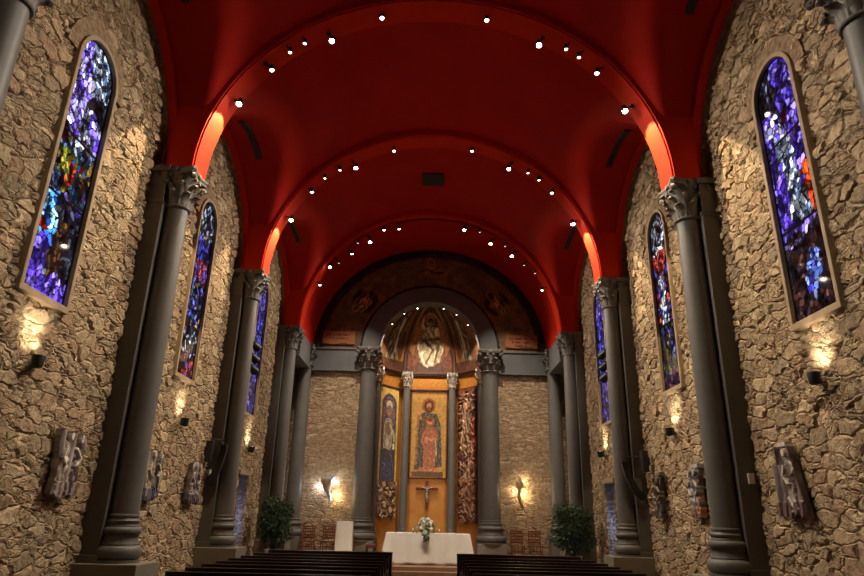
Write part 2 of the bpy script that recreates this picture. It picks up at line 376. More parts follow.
# ------------------------------------------------------------------ columns
def capital(mb, c, z0, z1, r0, hw):
    cx, cy = c; h = z1 - z0
    def P(r, a, z): return (cx + r * math.cos(a), cy + r * math.sin(a), z)
    ring = [(r0, 0), (r0 * 1.16, .0), (r0 * 1.22, .025), (r0 * 1.16, .055), (r0 * 1.02, .06)]
    bell = [(r0 * 1.0, .06), (r0 * 1.0, .3), (r0 * 1.06, .55), (r0 * 1.2, .72), (hw * .86, .86), (hw * .8, .87)]
    mb.lathe([(r, z0 + t * h) for r, t in ring + bell], 28, (cx, cy, 0))
    # abacus with hollow sides
    n = 8; out = []
    for k in range(4):
        a0 = PI / 4 + k * PI / 2; p = Vector((math.cos(a0), math.sin(a0))) * hw * 1.414; q = Vector((math.cos(a0 + PI / 2), math.sin(a0 + PI / 2))) * hw * 1.414
        tn = (q - p).normalized(); nn = Vector((tn.y, -tn.x))
        p2, q2 = p + tn * hw * .14, q - tn * hw * .14
        for i in range(n + 1):
            t = i / n; b = p2.lerp(q2, t) - nn * hw * .17 * math.sin(PI * t); out.append(b)
    V = []; lv = ((.86, .93), (.89, .95), (.93, .97), (.94, 1.0), (1.0, 1.0))
    for t, sc_ in lv: V += [(cx + p.x * sc_, cy + p.y * sc_, z0 + t * h) for p in out]
    m = len(out); F = [(i * m + k, i * m + (k + 1) % m, (i + 1) * m + (k + 1) % m, (i + 1) * m + k) for i in range(len(lv) - 1) for k in range(m)]
    F += [tuple(range(m - 1, -1, -1)), tuple((len(lv) - 1) * m + k for k in range(m))]
    mb.add(V, F)
    # acanthus leaves
    def leaf(a, zt, wd, out_, th=.018):
        path = [(r0 * 1.03, .06), (r0 * 1.1, zt * .4), (r0 * 1.16, zt * .72), (r0 * 1.28 + out_ * .4, zt * .93), (r0 * 1.3 + out_ * .85, zt), (r0 * 1.3 + out_, zt * .93), (r0 * 1.28 + out_ * .8, zt * .86)]
        W_ = [.8, 1.0, 1.12, .95, .75, .5, .2]; cols = [-1, -.55, 0, .55, 1]
        front = []; back = []
        for i, ((r, t), w) in enumerate(zip(path, W_)):
            for cc in cols:
                lobe = 1 + (.12 if i % 2 else -.08) * abs(cc)
                off = cc * w * wd * lobe
                rr = r - .22 * abs(cc) * wd + (.03 * r0 if cc == 0 else 0)
                aa = a + off / max(r, .01)
                front.append(P(rr + th, aa, z0 + t * h)); back.append(P(rr - th * .5, aa, z0 + t * h - (.01 if i > 3 else 0)))
        nr, nc = len(path), len(cols); F = []
        for i in range(nr - 1):
            for j in range(nc - 1):
                q = (i * nc + j, i * nc + j + 1, (i + 1) * nc + j + 1, (i + 1) * nc + j); F.append(q); F.append(tuple(x + nr * nc for x in reversed(q)))
        for i in range(nr - 1):
            for j in (0, nc - 1):
                q = (i * nc + j, (i + 1) * nc + j, (i + 1) * nc + j + nr * nc, i * nc + j + nr * nc); F.append(q)
        q = [(nr - 1) * nc + j for j in range(nc)]
        for j in range(nc - 1): F.append((q[j], q[j + 1], q[j + 1] + nr * nc, q[j] + nr * nc))
        mb.add(front + back, F)
    for k in range(8): leaf(k * PI / 4, .36, r0 * .36, hw * .30)
    for k in range(8): leaf(k * PI / 4 + PI / 8, .60, r0 * .34, hw * .34)
    # volutes at the corners, little scrolls between
    for k in range(4):
        a = PI / 4 + k * PI / 2; rv = hw * 1.18; rs = h * .095
        ct = Vector((cx + rv * math.cos(a), cy + rv * math.sin(a), z0 + .76 * h)); rad = Vector((math.cos(a), math.sin(a), 0)); tan = Vector((-math.sin(a), math.cos(a), 0))
        stem_ = [Vector(P(r0 * 1.15, a, z0 + .5 * h)), Vector(P(r0 * 1.3, a, z0 + .68 * h)), Vector(P(hw * .95, a, z0 + .82 * h)), Vector(P(hw * 1.12, a, z0 + .87 * h))]
        spir = []
        for i in range(26):
            w = PI / 2 - i * .42; r_ = rs * (1 - i / 30); spir.append(ct + rad * r_ * math.cos(w) + Vector((0, 0, r_ * math.sin(w))))
        pts = stem_ + spir; hwid = hw * .085
        A = [p - tan * hwid for p in pts]; B = [p + tan * hwid for p in pts]
        mb.strip(A, B); mb.strip([p + (ct - p) * .12 for p in B], [p + (ct - p) * .12 for p in A])
        Mx = Matrix((rad, Vector((0, 0, 1)), tan)).transposed()
        mb.lathe([(rs * .62, -hwid * 1.15), (rs * .7, -hwid * .9), (rs * .7, hwid * .9), (rs * .62, hwid * 1.15)], 12, ct, M=Mx)
        mb.lathe([(rs * .2, -hwid * 1.6), (rs * .28, -hwid), (rs * .28, hwid), (rs * .2, hwid * 1.6)], 8, ct, M=Mx)
        a2 = k * PI / 2; q = Vector(P(hw * .84, a2, z0 + .93 * h))
        mb.lathe([(hw * .02, -.045), (hw * .13, -.03), (hw * .15, 0), (hw * .13, .03), (hw * .02, .045)], 10, q, M=Matrix.Rotation(PI / 2, 3, 'Y') if k % 2 == 0 else Matrix.Rotation(PI / 2, 3, 'X'))
        for sg in (-1, 1):
            b = a2 + sg * .3; mb.lathe([(rs * .4, -.03), (rs * .5, 0), (rs * .4, .03)], 10, P(hw * .82, b, z0 + .79 * h), M=Matrix.Rotation(a2, 3, 'Z') @ Matrix.Rotation(PI / 2, 3, 'Y'))
def torus_prof(r_in, r_out, z0, z1, n=8):
    c = (z0 + z1) / 2; hz = (z1 - z0) / 2
    return [(r_in + (r_out - r_in) * math.cos(t), c + hz * math.sin(t)) for t in [(-PI / 2 + PI * i / n) for i in range(n + 1)]]
def base_prof(zb, zt, rs, k=1.):
    h = zt - zb; f = lambda t: zb + t * h; ro = rs * 1.62
    p = [(ro * .98, f(0)), (ro * .98, f(.06))] + torus_prof(rs * 1.3, ro, f(.06), f(.36)) + [(rs * 1.34, f(.38)), (rs * 1.3, f(.41)), (rs * 1.2, f(.48)), (rs * 1.22, f(.54)), (rs * 1.3, f(.57))]
    p += torus_prof(rs * 1.18, rs * 1.38, f(.57), f(.74), 6) + [(rs * 1.18, f(.76)), (rs * 1.1, f(.80)), (rs * 1.16, f(.82)), (rs * 1.18, f(.87)), (rs * 1.08, f(.9)), (rs * 1.05, f(.94)), (rs * 1.12, f(.96)), (rs * 1.1, f(1.0)), (rs, f(1.01))]
    return p
def shaft_prof(zb, zt, rb, rt):
    return [(rb + (rt - rb) * t ** 1.6, zb + (zt - zb) * t) for t in [i / 14 for i in range(15)]] 
def nave_column(s, y, label):
    root = empty('stone_column', (s * XC, y, 0), 0, label, 'column', 'nave columns')
    MB().box((s * .0, 0, .395), (1.08, .9, .79)).build('plinth', M['plinth'], root, bevel=.012)
    MB().lathe(base_prof(.79, 1.52, .232), 40).build('base', M['column'], root, True)
    MB().lathe(shaft_prof(1.52, 7.12, .232, .21), 40).build('shaft', M['column'], root, True)
    mb = MB(); capital(mb, (0, 0), 7.11, 7.92, .212, .39); mb.build('capital', M['capital'], root, True)
    p = MB(); xo = s * (XP - XC + (XW + .12 - XP) / 2); w = XW + .12 - XP
    p.box((xo, 0, 4.2), (w, .64, 6.84)); p.box((xo, 0, 7.16), (w + .06, .7, .07)); p.box((xo, 0, 7.56), (w, .66, .74)); p.box((xo - s * .0, 0, 7.86), (w + .08, .76, .12))
    p.box((xo, 0, .85), (w + .06, .7, .12))
    p.build('pilaster', M['column'], root, bevel=.006)
    return root
NM = ['nearest grey stone column on the %s, cut off by the top of the picture', 'tall grey column with carved capital, nearest full one on the %s wall', 'grey column with carved capital holding the curved loudspeaker on the %s wall', 'farthest grey column on the %s wall, beside the potted ficus']
COLS = {}
for s, sd in ((-1, 'left'), (1, 'right')):
    for k in range(4): COLS[(s, k)] = nave_column(s, RY[k + 1], NM[k] % sd)

# ------------------------------------------------------------------ vault
def ell_z(x, a, b): 
    t = 1 - (x / a) ** 2
    return np.where(t > 0, b * np.sqrt(np.maximum(t, 0)), -1.)
def vault_bay(mb, ya, yb, bvault, r=2.78, a=4.80):
    mid = (ya + yb) / 2; hl = (yb - ya) / 2
    t = np.linspace(-1, 1, 81); ys = mid + hl * np.sin(t * PI / 2) 
    th = np.linspace(0, PI, 121); xs = -a * np.cos(th); side = np.linspace(a + .02, 5.2, 6)
    xs = np.concatenate([-side[::-1], xs, side])
    X, Y = np.meshgrid(xs, ys)
    zb = ell_z(X, a, bvault); zc = np.sqrt(np.maximum(r * r - (Y - mid) ** 2, 0)); zc = np.where(np.abs(Y - mid) < r, zc, -1)
    k = 5.5
    Z = Z0 + np.maximum(np.log(np.exp(k * zb) + np.exp(k * zc)) / k - .05, 0)
    V = np.stack([X, Y, Z], -1).reshape(-1, 3); idx = np.arange(X.size).reshape(X.shape)
    F = np.stack([idx[:-1, :-1], idx[1:, :-1], idx[1:, 1:], idx[:-1, 1:]], -1).reshape(-1, 4)
    mb.add(V.tolist(), F.tolist())
mb = MB()
BV = [4.5, 4.5, 4.68, 4.78]
for k in range(4): vault_bay(mb, RIBS[k], RIBS[k + 1], BV[k])
# barrel behind the camera and the short barrel before the end wall
def barrel(ya, yb, a, b, ny=8, n=64):
    V = []; F = []
    for i in range(ny + 1):
        for j in range(n + 1):
            t = PI * j / n; V.append((-a * math.cos(t), ya + (yb - ya) * i / ny, Z0 + b * math.sin(t)))
    for i in range(ny):
        for j in range(n): q = i * (n + 1) + j; F.append((q, q + n + 1, q + n + 2, q + 1))
    mb.add(V, F)
barrel(YB - .05, RIBS[0] + .2, 5.45, 4.6)
barrel(RIBS[4] - .1, YE + .1, 4.72, 4.42)
tag(mb.build('ceiling', M['red'], None, True), 'deep red groined vault over the nave', 'ceiling', None, 'structure')
def arch_solid(mb, a, b, a2, b2, y0, y1, n=64, mi=0, z0=Z0, ax='y', c=0., t0=0, t1=PI, rect=False):
    V = []
    for j in range(n + 1):
        t = t0 + (t1 - t0) * j / n; C, S = -math.cos(t), math.sin(t)
        for (A, B, Y) in ((a, b, y0), (a, b, y1), (a2, b2, y1), (a2, b2, y0)):
            if rect and A == a2:      # square outer outline, so the arch fills its corner
                q = 1 / max(abs(C), abs(S), 1e-6); A, B = a2 * q, b2 * q
            V.append((A * C + c, Y, z0 + B * S) if ax == 'y' else (Y, A * C + c, z0 + B * S))
    F = []
    for j in range(n):
        for k in range(4): F.append((j * 4 + k, j * 4 + (k + 1) % 4, j * 4 + 4 + (k + 1) % 4, j * 4 + 4 + k))
    F += [(3, 2, 1, 0), (n * 4, n * 4 + 1, n * 4 + 2, n * 4 + 3)]
    mb.add(V, F, mi)
for k in range(5):
    m_ = MB(); y = RY[k]; b = RIB_B[k]
    arch_solid(m_, RIB_A, b, 5.19, b + .5, y - .30, y + .30, rect=True)
    arch_solid(m_, RIB_A + .03, b + .03, 5.2, b + .51, y - .345, y + .345, rect=True)
    tag(m_.build('trim_%d' % (k + 1), M['redrib'], None, True), 'red transverse rib across the vault', 'arch rib', None, 'structure')
ti = 6
for k in range(4):
    for s in (-1, 1):
        m_ = MB(); arch_solid(m_, 2.65, 2.65, 2.74, 3.2, s * 5.2, s * 5.5, 64, 0, Z0, 'x', MIDS[k], rect=True)
        arch_solid(m_, 2.62, 2.62, 2.67, 2.67, s * 5.37, s * 5.5, 64, 1, Z0, 'x', MIDS[k])
        tag(m_.build('trim_%d' % ti, [M['redrib'], M['surround']], None, True), 'red arch edging the stone wall under the vault', 'arch rib', None, 'structure'); ti += 1
# grey bands beside the end wall
for s in (-1, 1):
    m_ = MB(); m_.box((s * 5.14, (RIBS[4] + .3 + YE) / 2, 7.45), (.84, YE - RIBS[4] - .3, .94))
    tag(m_.build('trim_%d' % ti, M['grey_arch'], None), 'grey band at vault springing beside the end wall', 'trim', None, 'structure'); ti += 1

# ------------------------------------------------------------------ end wall
def end_wall():
    xs = np.arange(-XW - .05, XW + .06, .05); zs = np.arange(0, 7.06, .05)
    X, Z = np.meshgrid(xs, zs); xc = (X[:-1, :-1] + X[1:, 1:]) / 2
    keep = np.abs(xc) > 2.12
    idx = np.arange(X.size).reshape(X.shape)
    F = np.stack([idx[:-1, :-1], idx[:-1, 1:], idx[1:, 1:], idx[1:, :-1]], -1)[keep]
    me = bpy.data.meshes.new('wall_end'); me.from_pydata(np.stack([X, np.full(X.shape, YE), Z], -1).reshape(-1, 3).tolist(), [], F.tolist()); me.update()
    o = link('wall_end', me, M['stone_end'], None, True)
    tag(o, 'coursed stone end wall either side of the apse', 'wall', None, 'structure')
end_wall()
for s in (-1, 1):
    m_ = MB(); m_.box((s * 3.75, YE + .12, 7.45), (3.3, .45, .93)); m_.box((s * 3.75, YE + .10, 7.9), (3.3, .5, .06)); m_.box((s * 3.75, YE + .10, 7.01), (3.3, .5, .05))
    tag(m_.build('trim_%d' % ti, M['grey_arch'], None, bevel=.01), 'grey entablature band over the stone end wall', 'trim', None, 'structure'); ti += 1
# grey arch of the apse
m_ = MB(); arch_solid(m_, 2.06, 2.06, 2.74, 2.68, 24.9, 25.62, 64); 
tag(m_.build('trim_%d' % ti, M['grey_arch'], None, True), 'grey round arch framing the apse', 'arch', None, 'structure'); ti += 1
m_ = MB(); arch_solid(m_, 4.52, 4.22, 4.9, 4.6, 24.96, 25.2, 64)
tag(m_.build('trim_%d' % ti, M['rim'], None, True), 'black painted rim around the lunette', 'trim', None, 'structure'); ti += 1

# lunette painting
def angel(A, x, z, f, big=1.):
    d1, d2 = (40, 30, 22), (86, 66, 46)
    A.ell(x, z, .5 * big, .52 * big, (30, 20, 14), .3, rot=.5 * f)
    A.folds([(x - .1 * f, z + .35 * big), (x + .5 * f, z - .25 * big), (x + .62 * f, z - .62 * big), (x + .1 * f, z - .5 * big), (x - .35 * f, z - .1 * big)], ((60, 46, 32), (140, 112, 78)), 16, .6 * f)
    for r in (.34, .25): A.band([(x - .25 * f, z + .1), (x - .45 * f, z + .1 + r), (x - .15 * f, z + .28 + r), (x + .1 * f, z + r)], .022, (110, 86, 58))
    for r in (0, .1, .2): A.band([(x + .1 * f, z + .3), (x + (.3 + r) * f, z + .1 - r), (x + (.5 + r * .3) * f, z - .3 - r)], .02, (112, 90, 62))
    A.ring(x - .02 * f, z + .42 * big, .1, .13, (130, 96, 52)); A.ell(x - .02 * f, z + .42 * big, .09, .1, (92, 58, 40))
    A.poly([(x - .12, z + .1), (x + .08, z + .12), (x + .1, z - .12), (x - .1, z - .1)], (140, 80, 52))
def lun_fn(u, v):
    A = Art(u, v, (78, 60, 40), .03, 3)
    A.c *= (.7 + .6 * fbm(u * 1.2, v * 1.2, 4))[..., None]
    d = np.hypot(u / 4.72, v / 4.42)
    A.put(d > .93, (36, 26, 20), .2); A.put((d > .915) & (d < .93), (74, 54, 36), .2)
    d2 = np.hypot(u, v); A.put((d2 < 2.84), (16, 11, 9), .2)
    angel(A, -2.75, 2.1, -1); angel(A, 2.75, 2.1, 1)
    A.band([(-3.1, 1.5), (-3.55, .9), (-3.95, .72)], .09, (76, 58, 40)); A.band([(3.1, 1.5), (3.5, .95), (3.85, .9)], .1, (76, 58, 40))
    A.ell(0, 3.5, .5, .34, (74, 50, 34), .4); A.poly([(-.62, 3.2), (.66, 3.15), (.6, 3.6), (.3, 3.62), (.1, 3.95), (-.2, 3.9), (-.3, 3.6), (-.55, 3.5)], (98, 66, 44), .5)
    A.ring(-.02, 3.92, .12, .17, (132, 96, 56)); A.ell(-.02, 3.92, .11, .12, (84, 50, 36))
    A.band([(-.5, 3.45), (-.2, 3.55), (.2, 3.38), (.5, 3.45)], .03, (52, 36, 26)); A.band([(-.25, 3.75), (0, 3.6), (.25, 3.75)], .03, (132, 90, 62))
    q = inked(A, 5, .6, 1.0)
    return q[0] * 2.0, q[1]
wl = raster('wall_lunette', lun_fn, 9.5, 4.5, .03, None, M['paint'], flat_place((0, YE + .12, Z0), (1, 0, 0), (0, -1, 0)),
            lambda u, v: (np.hypot(u / 4.8, v / 4.5) < 1) & (np.hypot(u, v) > 2.5), .1)
tag(wl, 'dark brown painted lunette with angels above the apse', 'wall painting', None, 'structure')
def plaque_fn(sd):
    def fn(u, v):
        A = Art(u, v, (150, 94, 56), .012, sd); A.c *= (.75 + .5 * fbm(u * 6, v * 6, sd))[..., None]
        for row in range(2 if sd == 11 else 3):
            vv = .4 - row * .15
            on = hash2(np.floor(u * 26 + row * 7), np.full(u.shape, row), sd) > .3
            A.put((np.abs(v - vv + .012 * np.sin(u * 60)) < .035) & on & (np.abs(u) < .48 - .1 * row), (84, 44, 28), .2)
        A.put(v < .04 + .03 * np.sin(u * 7), (92, 54, 34), .2)
        return A.c, A.h
    return fn
for s, sd, lb in ((-1, 11, 'small orange inscription plaque at left foot of the painted lunette'), (1, 12, 'small orange inscription plaque at right foot of the painted lunette')):
    o = raster('inscription_plaque', plaque_fn(sd), 1.3, .56, .02, None, M['paint'], flat_place((s * 3.73, YE + .01, 8.1), (1, 0, 0), (0, -1, 0)), None, .05)
    tag(o, lb, 'plaque')

# engaged columns of the end wall
def end_column(x, y, rb, rt, hw, zb, zt, zc, pl, label):
    root = empty('stone_column', (x, y, .22), 0, label, 'column')
    MB().box((0, 0, (zb - .22) / 2), pl + (zb - .22,)).build('plinth', M['plinth'], root, bevel=.012)
    MB().lathe([(r, z - .22) for r, z in base_prof(zb, zt, rb)], 40).build('base', M['column'], root, True)
    MB().lathe([(r, z - .22) for r, z in shaft_prof(zt, zc, rb, rt)], 40).build('shaft', M['column'], root, True)
    mb = MB(); capital(mb, (0, 0), zc - .22, Z0 - .22, rt, hw); mb.build('capital', M['capital'], root, True)
    return root
for s, sd in ((-1, 'left'), (1, 'right')):
    end_column(s * 2.42, 24.98, .355, .315, .50, .70, 1.5, 7.04, (1.08, .9), 'thick blue-grey column at the %s side of the apse opening' % sd)
    end_column(s * 4.92, 24.72, .27, .24, .36, .80, 1.5, 7.14, (.76, .7), 'grey column standing in the %s corner of the end wall' % sd)

# ------------------------------------------------------------------ apse
VL = [(-2.3, 25.5), (-2.3, 25.8), (-1.14, 27.3), (1.14, 27.3), (2.3, 25.8), (2.3, 25.5)]
mb = MB()
mb.add([(x, y, z) for z in (.1, 6.72, 7.5) for x, y in VL], [(i + 6 * k, i + 1 + 6 * k, i + 7 + 6 * k, i + 6 + 6 * k) for k in range(2) for i in range(5)])
mb.m = [0] * 5 + [1] * 5
tag(mb.build('wall_apse', [M['ochre'], M['gold']]), 'ochre and gold walls of the apse', 'wall', None, 'structure')
mb = MB()
for (x0, y0), (x1, y1) in zip(VL[1:4], VL[2:5]):
    d = Vector((x1 - x0, y1 - y0, 0)); n = Vector((d.y, -d.x, 0)).normalized(); c = Vector(((x0 + x1) / 2, (y0 + y1) / 2, 0)) + n * .05
    ang = math.atan2(d.y, d.x)
    mb.box((c.x, c.y, 7.47), (d.length + .1, .16, .1), 0, ang); mb.box((c.x, c.y, 7.4), (d.length + .1, .1, .08), 0, ang); mb.box((c.x, c.y, 6.72), (d.length + .1, .07, .06), 0, ang)
tag(mb.build('trim_%d' % ti, M['dark_band']), 'dark brown cornice below the painted half dome', 'trim', None, 'structure'); ti += 1
# half dome: three painted gores between dark ribs
TOP = (0, 25.56, 10.25)
def meridian(x, y, t, inset=0.):   # t 0..1 from cornice to top
    a = t * PI / 2; k = math.cos(a) if not isinstance(a, np.ndarray) else np.cos(a); sn = math.sin(a) if not isinstance(a, np.ndarray) else np.sin(a)
    return (TOP[0] + (x - TOP[0]) * k, TOP[1] + (y - TOP[1]) * k, 7.5 + (TOP[2] - 7.5) * sn)
def gore_place(A_, B_):
    cx, cy = 0, 26.2
    def pl(u, v, d):
        s_ = (u + .5); t = v
        x0 = A_[0] + (B_[0] - A_[0]) * s_; y0 = A_[1] + (B_[1] - A_[1]) * s_
        k = np.cos(t * PI / 2); sn = np.sin(t * PI / 2)
        x = TOP[0] + (x0 - TOP[0]) * k; y = TOP[1] + (y0 - TOP[1]) * k; z = 7.5 + (TOP[2] - 7.5) * sn
        q = 1 - d * .3
        return np.stack([x * q, TOP[1] + (y - TOP[1]) * q, 7.5 + (z - 7.5) * q], -1)
    return pl
def majesty(u, v):
    U = u * 2.2; V = v * 2.6; A = Art(U, V, (134, 92, 48), .03, 21); A.c *= (.7 + .6 * fbm(U * 3, V * 3, 22))[..., None]
    A.put(V < .28, (70, 40, 24), .4)
    U0, V0 = A.u, A.v; A.ell(0, 1.15, .8, 1.12, (58, 36, 26), .3); A.u = U0 / 1.45; A.v = V0 / .84 - .05; A.ell(0, 1.15, .6, 1.03, (150, 98, 52), .4)
    A.ell(0, 1.62, .34, .36, (96, 34, 22), .4)
    A.poly([(-.52, .35), (.5, .35), (.46, .75), (-.46, .75)], (104, 62, 40), .4)
    A.folds([(-.2, 1.5), (.22, 1.5), (.34, 1.1), (.5, .85), (.4, .6), (.3, .28), (-.02, .12), (-.22, .2), (-.36, .55), (-.44, .95), (-.3, 1.2)], ((150, 130, 100), (214, 196, 158)), 15, .5)
    A.band([(-.1, .25), (.1, .7), (-.2, 1.0)], .03, (84, 60, 42)); A.band([(.15, .3), (.3, .85)], .025, (92, 66, 46)); A.band([(-.3, 1.0), (.3, 1.05)], .03, (100, 72, 48))
    A.poly([(.17, 1.1), (.37, 1.15), (.35, 1.48), (.16, 1.42)], (224, 206, 166), .1)
    A.band([(-.2, 1.4), (-.36, 1.6), (-.33, 1.78)], .055, (196, 170, 132))
    A.ring(0, 1.74, .17, .215, (196, 148, 76)); A.ell(0, 1.72, .11, .15, (150, 106, 76)); A.ell(0, 1.8, .13, .1, (66, 38, 26))
    for x, y in ((-.8, .5), (.8, .5), (-.62, .3), (.62, .28)): A.ell(x, y, .24, .2, (92, 52, 34), .8)
    return inked(A, 9, .55, .9)
def saint_gore(f, sd):
    def fn(u, v):
        U = u * 1.7; V = v * 2.6; A = Art(U, V, (128, 88, 40), .03, sd); A.c *= (.6 + .8 * fbm(U * 3, V * 3, sd))[..., None]
        A.put(V < .25, (74, 44, 28), .5)
        x = .02 * f
        A.ell(x - .1, 1.3, .42, .95, (62, 42, 26), .4)
        A.folds([(x - .2, 1.5), (x + .18, 1.5), (x + .3, .9), (x + .28, .25), (x - .3, .25), (x - .32, .95)], ((68, 56, 44), (168, 152, 124)), 17, .15)
        A.band([(x + .05 * f, 1.4), (x + .13 * f, .5)], .07, (196, 184, 152)); A.ell(x, 1.7, .2, .22, (120, 36, 26), .3); A.ell(x, 1.66, .1, .13, (150, 106, 78), .2)
        A.ell(-.45 * f, .5, .18, .3, (96, 60, 36), .7); A.ell(.5 * f, .7, .15, .4, (84, 44, 30), .7)
        return inked(A, 9, .55, .9)
    return fn
PV = [(-2.28, 25.78), (-1.12, 27.26), (1.12, 27.26), (2.28, 25.78)]
dome = empty('dome_painting', (0, 26, 7.5), 0, 'painted half dome of the apse with a seated figure in white', 'wall painting')
for nm, i, fn in (('painted_gore', 0, saint_gore(1, 31)), ('painted_gore', 1, majesty), ('painted_gore', 2, saint_gore(-1, 37))):
    o = raster(nm, fn, 1, .995, .011, dome, M['paint'], gore_place(PV[i], PV[i + 1]), None, .02)
    o.location = (0, -26, -7.5)
for (x, y) in PV:
    pts = [Vector(meridian(x * .985, TOP[1] + (y - TOP[1]) * .985, t / 20)) for t in range(21)]
    o = MB().tube(pts, [.12 - .05 * i / 20 for i in range(21)], 8).build('dome_rib', M['dark_band'], dome, True); o.location = (0, -26, -7.5)
# small columns of the apse
def small_column(x, y, label):
    root = empty('slender_column', (x, y, .22), 0, label, 'column', 'slender columns inside the apse')
    MB().box((0, 0, .25), (.5, .5, .5)).build('plinth', M['column'], root, bevel=.01)
    MB().lathe([(r, z - .22) for r, z in base_prof(.72, 1.12, .155)], 28).build('base', M['column'], root, True)
    MB().lathe([(r, z - .22) for r, z in shaft_prof(1.12, 6.8, .155, .14)], 28).build('shaft', M['column'], root, True)
    mb = MB(); capital(mb, (0, 0), 6.8 - .22, 7.42 - .22, .14, .235); mb.build('capital', M['capital_light'], root, True)
M['capital_light'] = noisy('pale_capital', rgb(196, 188, 174), rgb(170, 162, 148), 8, .55, .3, 40)
for x, y, lb in ((-2.1, 25.95, 'slender grey column with pale capital against the left jamb of the apse'), (-.94, 27.0, 'slender grey column left of the crucifix in the apse'), (1.0, 27.0, 'slender grey column right of the crucifix in the apse'), (2.16, 25.95, 'slender grey column with pale capital against the right jamb of the apse')): small_column(x, y, lb)

# paintings of the apse wall
def centre_fn(u, v):       # 1.62 x 3.55
    A = Art(u, v, (178, 134, 68), .012, 41); A.c *= (.85 + .3 * fbm(u * 4, v * 4, 42))[..., None]
    A.put((np.abs(u) > .74) | (v > 3.46), (150, 88, 34), .1); A.put((np.abs(u) > .775) | (v > 3.51), (74, 40, 22), .1)
    A.poly([(-.66, .02), (.62, .02), (.62, .22), (-.66, .22)], (96, 74, 60), .2)
    A.folds([(-.42, 2.5), (-.2, 2.66), (.32, 2.6), (.48, 2.2), (.54, 1.3), (.56, .45), (-.58, .3), (-.5, 1.3)], ((70, 66, 60), (112, 104, 90)), 22, .08)
    A.poly([(-.4, .24), (.4, .24), (.36, .4), (-.4, .42)], (176, 110, 74), .3)
    A.folds([(-.26, 2.55), (.1, 2.55), (.08, 1.7), (-.3, 1.6)], ((130, 106, 84), (96, 74, 60)), 12, .1)
    A.ell(-.02, 2.98, .3, .32, (170, 106, 50), .15); A.ell(-.02, 2.98, .25, .27, (142, 80, 44), .3)
    A.poly([(-.2, 2.9), (-.17, 3.1), (0, 3.2), (.15, 3.08), (.16, 2.85), (.05, 2.66), (-.1, 2.66)], (84, 44, 28), .2)
    A.ell(-.01, 2.94, .11, .17, (176, 118, 78), .3); A.ell(-.01, 2.8, .1, .09, (120, 74, 48), .3)
    A.folds([(-.14, 2.1), (.22, 2.1), (.44, 1.7), (.36, 1.3), (.28, .35), (-.2, .32), (-.22, 1.2), (-.34, 1.5)], ((160, 92, 64), (198, 130, 96)), 34, .15)
    A.ell(.05, 2.3, .19, .19, (190, 118, 66), .3); A.ell(.05, 2.28, .1, .13, (212, 146, 98), .15); A.ell(.05, 2.36, .11, .08, (136, 68, 36), .2)
    A.band([(-.34, 2.4), (-.5, 2.62), (-.46, 2.8)], .06, (190, 130, 88)); A.band([(-.52, .5), (-.46, 2.0), (-.44, 2.5)], .035, (158, 104, 56))
    A.band([(-.1, 1.6), (.12, 1.5), (.26, 1.62)], .05, (206, 142, 100)); A.band([(.3, 1.55), (.34, .9)], .03, (210, 190, 160))
    A.ell(-.12, .3, .09, .06, (190, 130, 92)); A.ell(.12, .3, .09, .06, (200, 140, 100))
    return inked(A, 16, .6, .7)
def left_fn(u, v):         # 1.15 x 3.75 arch-topped figure
    A = Art(u, v, (196, 160, 84), .015, 51)
    inside = (np.abs(u) < .47) & ((v < 3.02) | (np.hypot(u, v - 3.02) < .47)); A.put(inside, (70, 58, 84), .5)
    ins2 = (np.abs(u) < .4) & ((v < 3.02) | (np.hypot(u, v - 3.02) < .4)); A.put(ins2, (112, 88, 92), .6)
    for a in (-.22, 0, .22): A.ring(a, 3.1, .14, .18, (62, 50, 96))
    A.folds([(-.3, 2.55), (.3, 2.5), (.42, 1.5), (.44, .4), (.2, .1), (-.4, .12), (-.44, 1.3)], ((56, 54, 66), (104, 96, 100)), 24, .1)
    A.folds([(-.24, 2.5), (.2, 2.5), (.28, 1.9), (.2, 1.2), (-.3, 1.25), (-.34, 2.0)], ((206, 192, 160), (150, 132, 110)), 12, .1)
    A.ell(0, 2.05, .16, .26, (120, 98, 60), .4); A.ell(0, 3.0, .22, .24, (206, 180, 130), .2); A.ell(0, 2.76, .15, .2, (150, 104, 78), .2); A.ell(0, 2.9, .15, .1, (110, 96, 96), .2)
    A.band([(.1, 2.2), (.36, 1.85), (.38, 1.6)], .07, (180, 160, 140)); A.poly([(.28, 1.5), (.44, 1.5), (.44, 1.25), (.28, 1.25)], (220, 206, 180), .1)
    A.folds([(-.4, .75), (.42, .8), (.4, .02), (-.42, .02)], ((62, 62, 90), (116, 110, 126)), 24, .6)
    return inked(A, 16, .55, .8)
def swirl_fn(sd, base, dark, light):
    def fn(u, v):
        a = fbm(u * 2.2 + 3, v * 1.5, sd, 3) * 7; t = np.sin(a * 5 + v * 6); t2 = np.sin(a * 9 - u * 10)
        A = Art(u, v, base, .03, sd)
        k = np.clip(t * .5 + .5, 0, 1)[..., None]; A.c = np.array(rgb(*dark)) * (1 - k) + np.array(rgb(*base)) * k
        A.put(t2 > .72, light, .3); A.h = t * .5 + .5 + .3 * (t2 > .72)
        return A, k
    return fn
def left_relief(u, v):
    A, k = swirl_fn(61, (130, 98, 72), (74, 54, 42), (172, 148, 118))(u, v)
    for x, y in ((-.2, 1.3), (.2, .95), (-.15, .55), (.25, .35)): A.ell(x, y, .1, .12, (186, 158, 126), .3, 1.2); A.ring(x, y, .12, .17, (70, 50, 38))
    return A.c, A.h
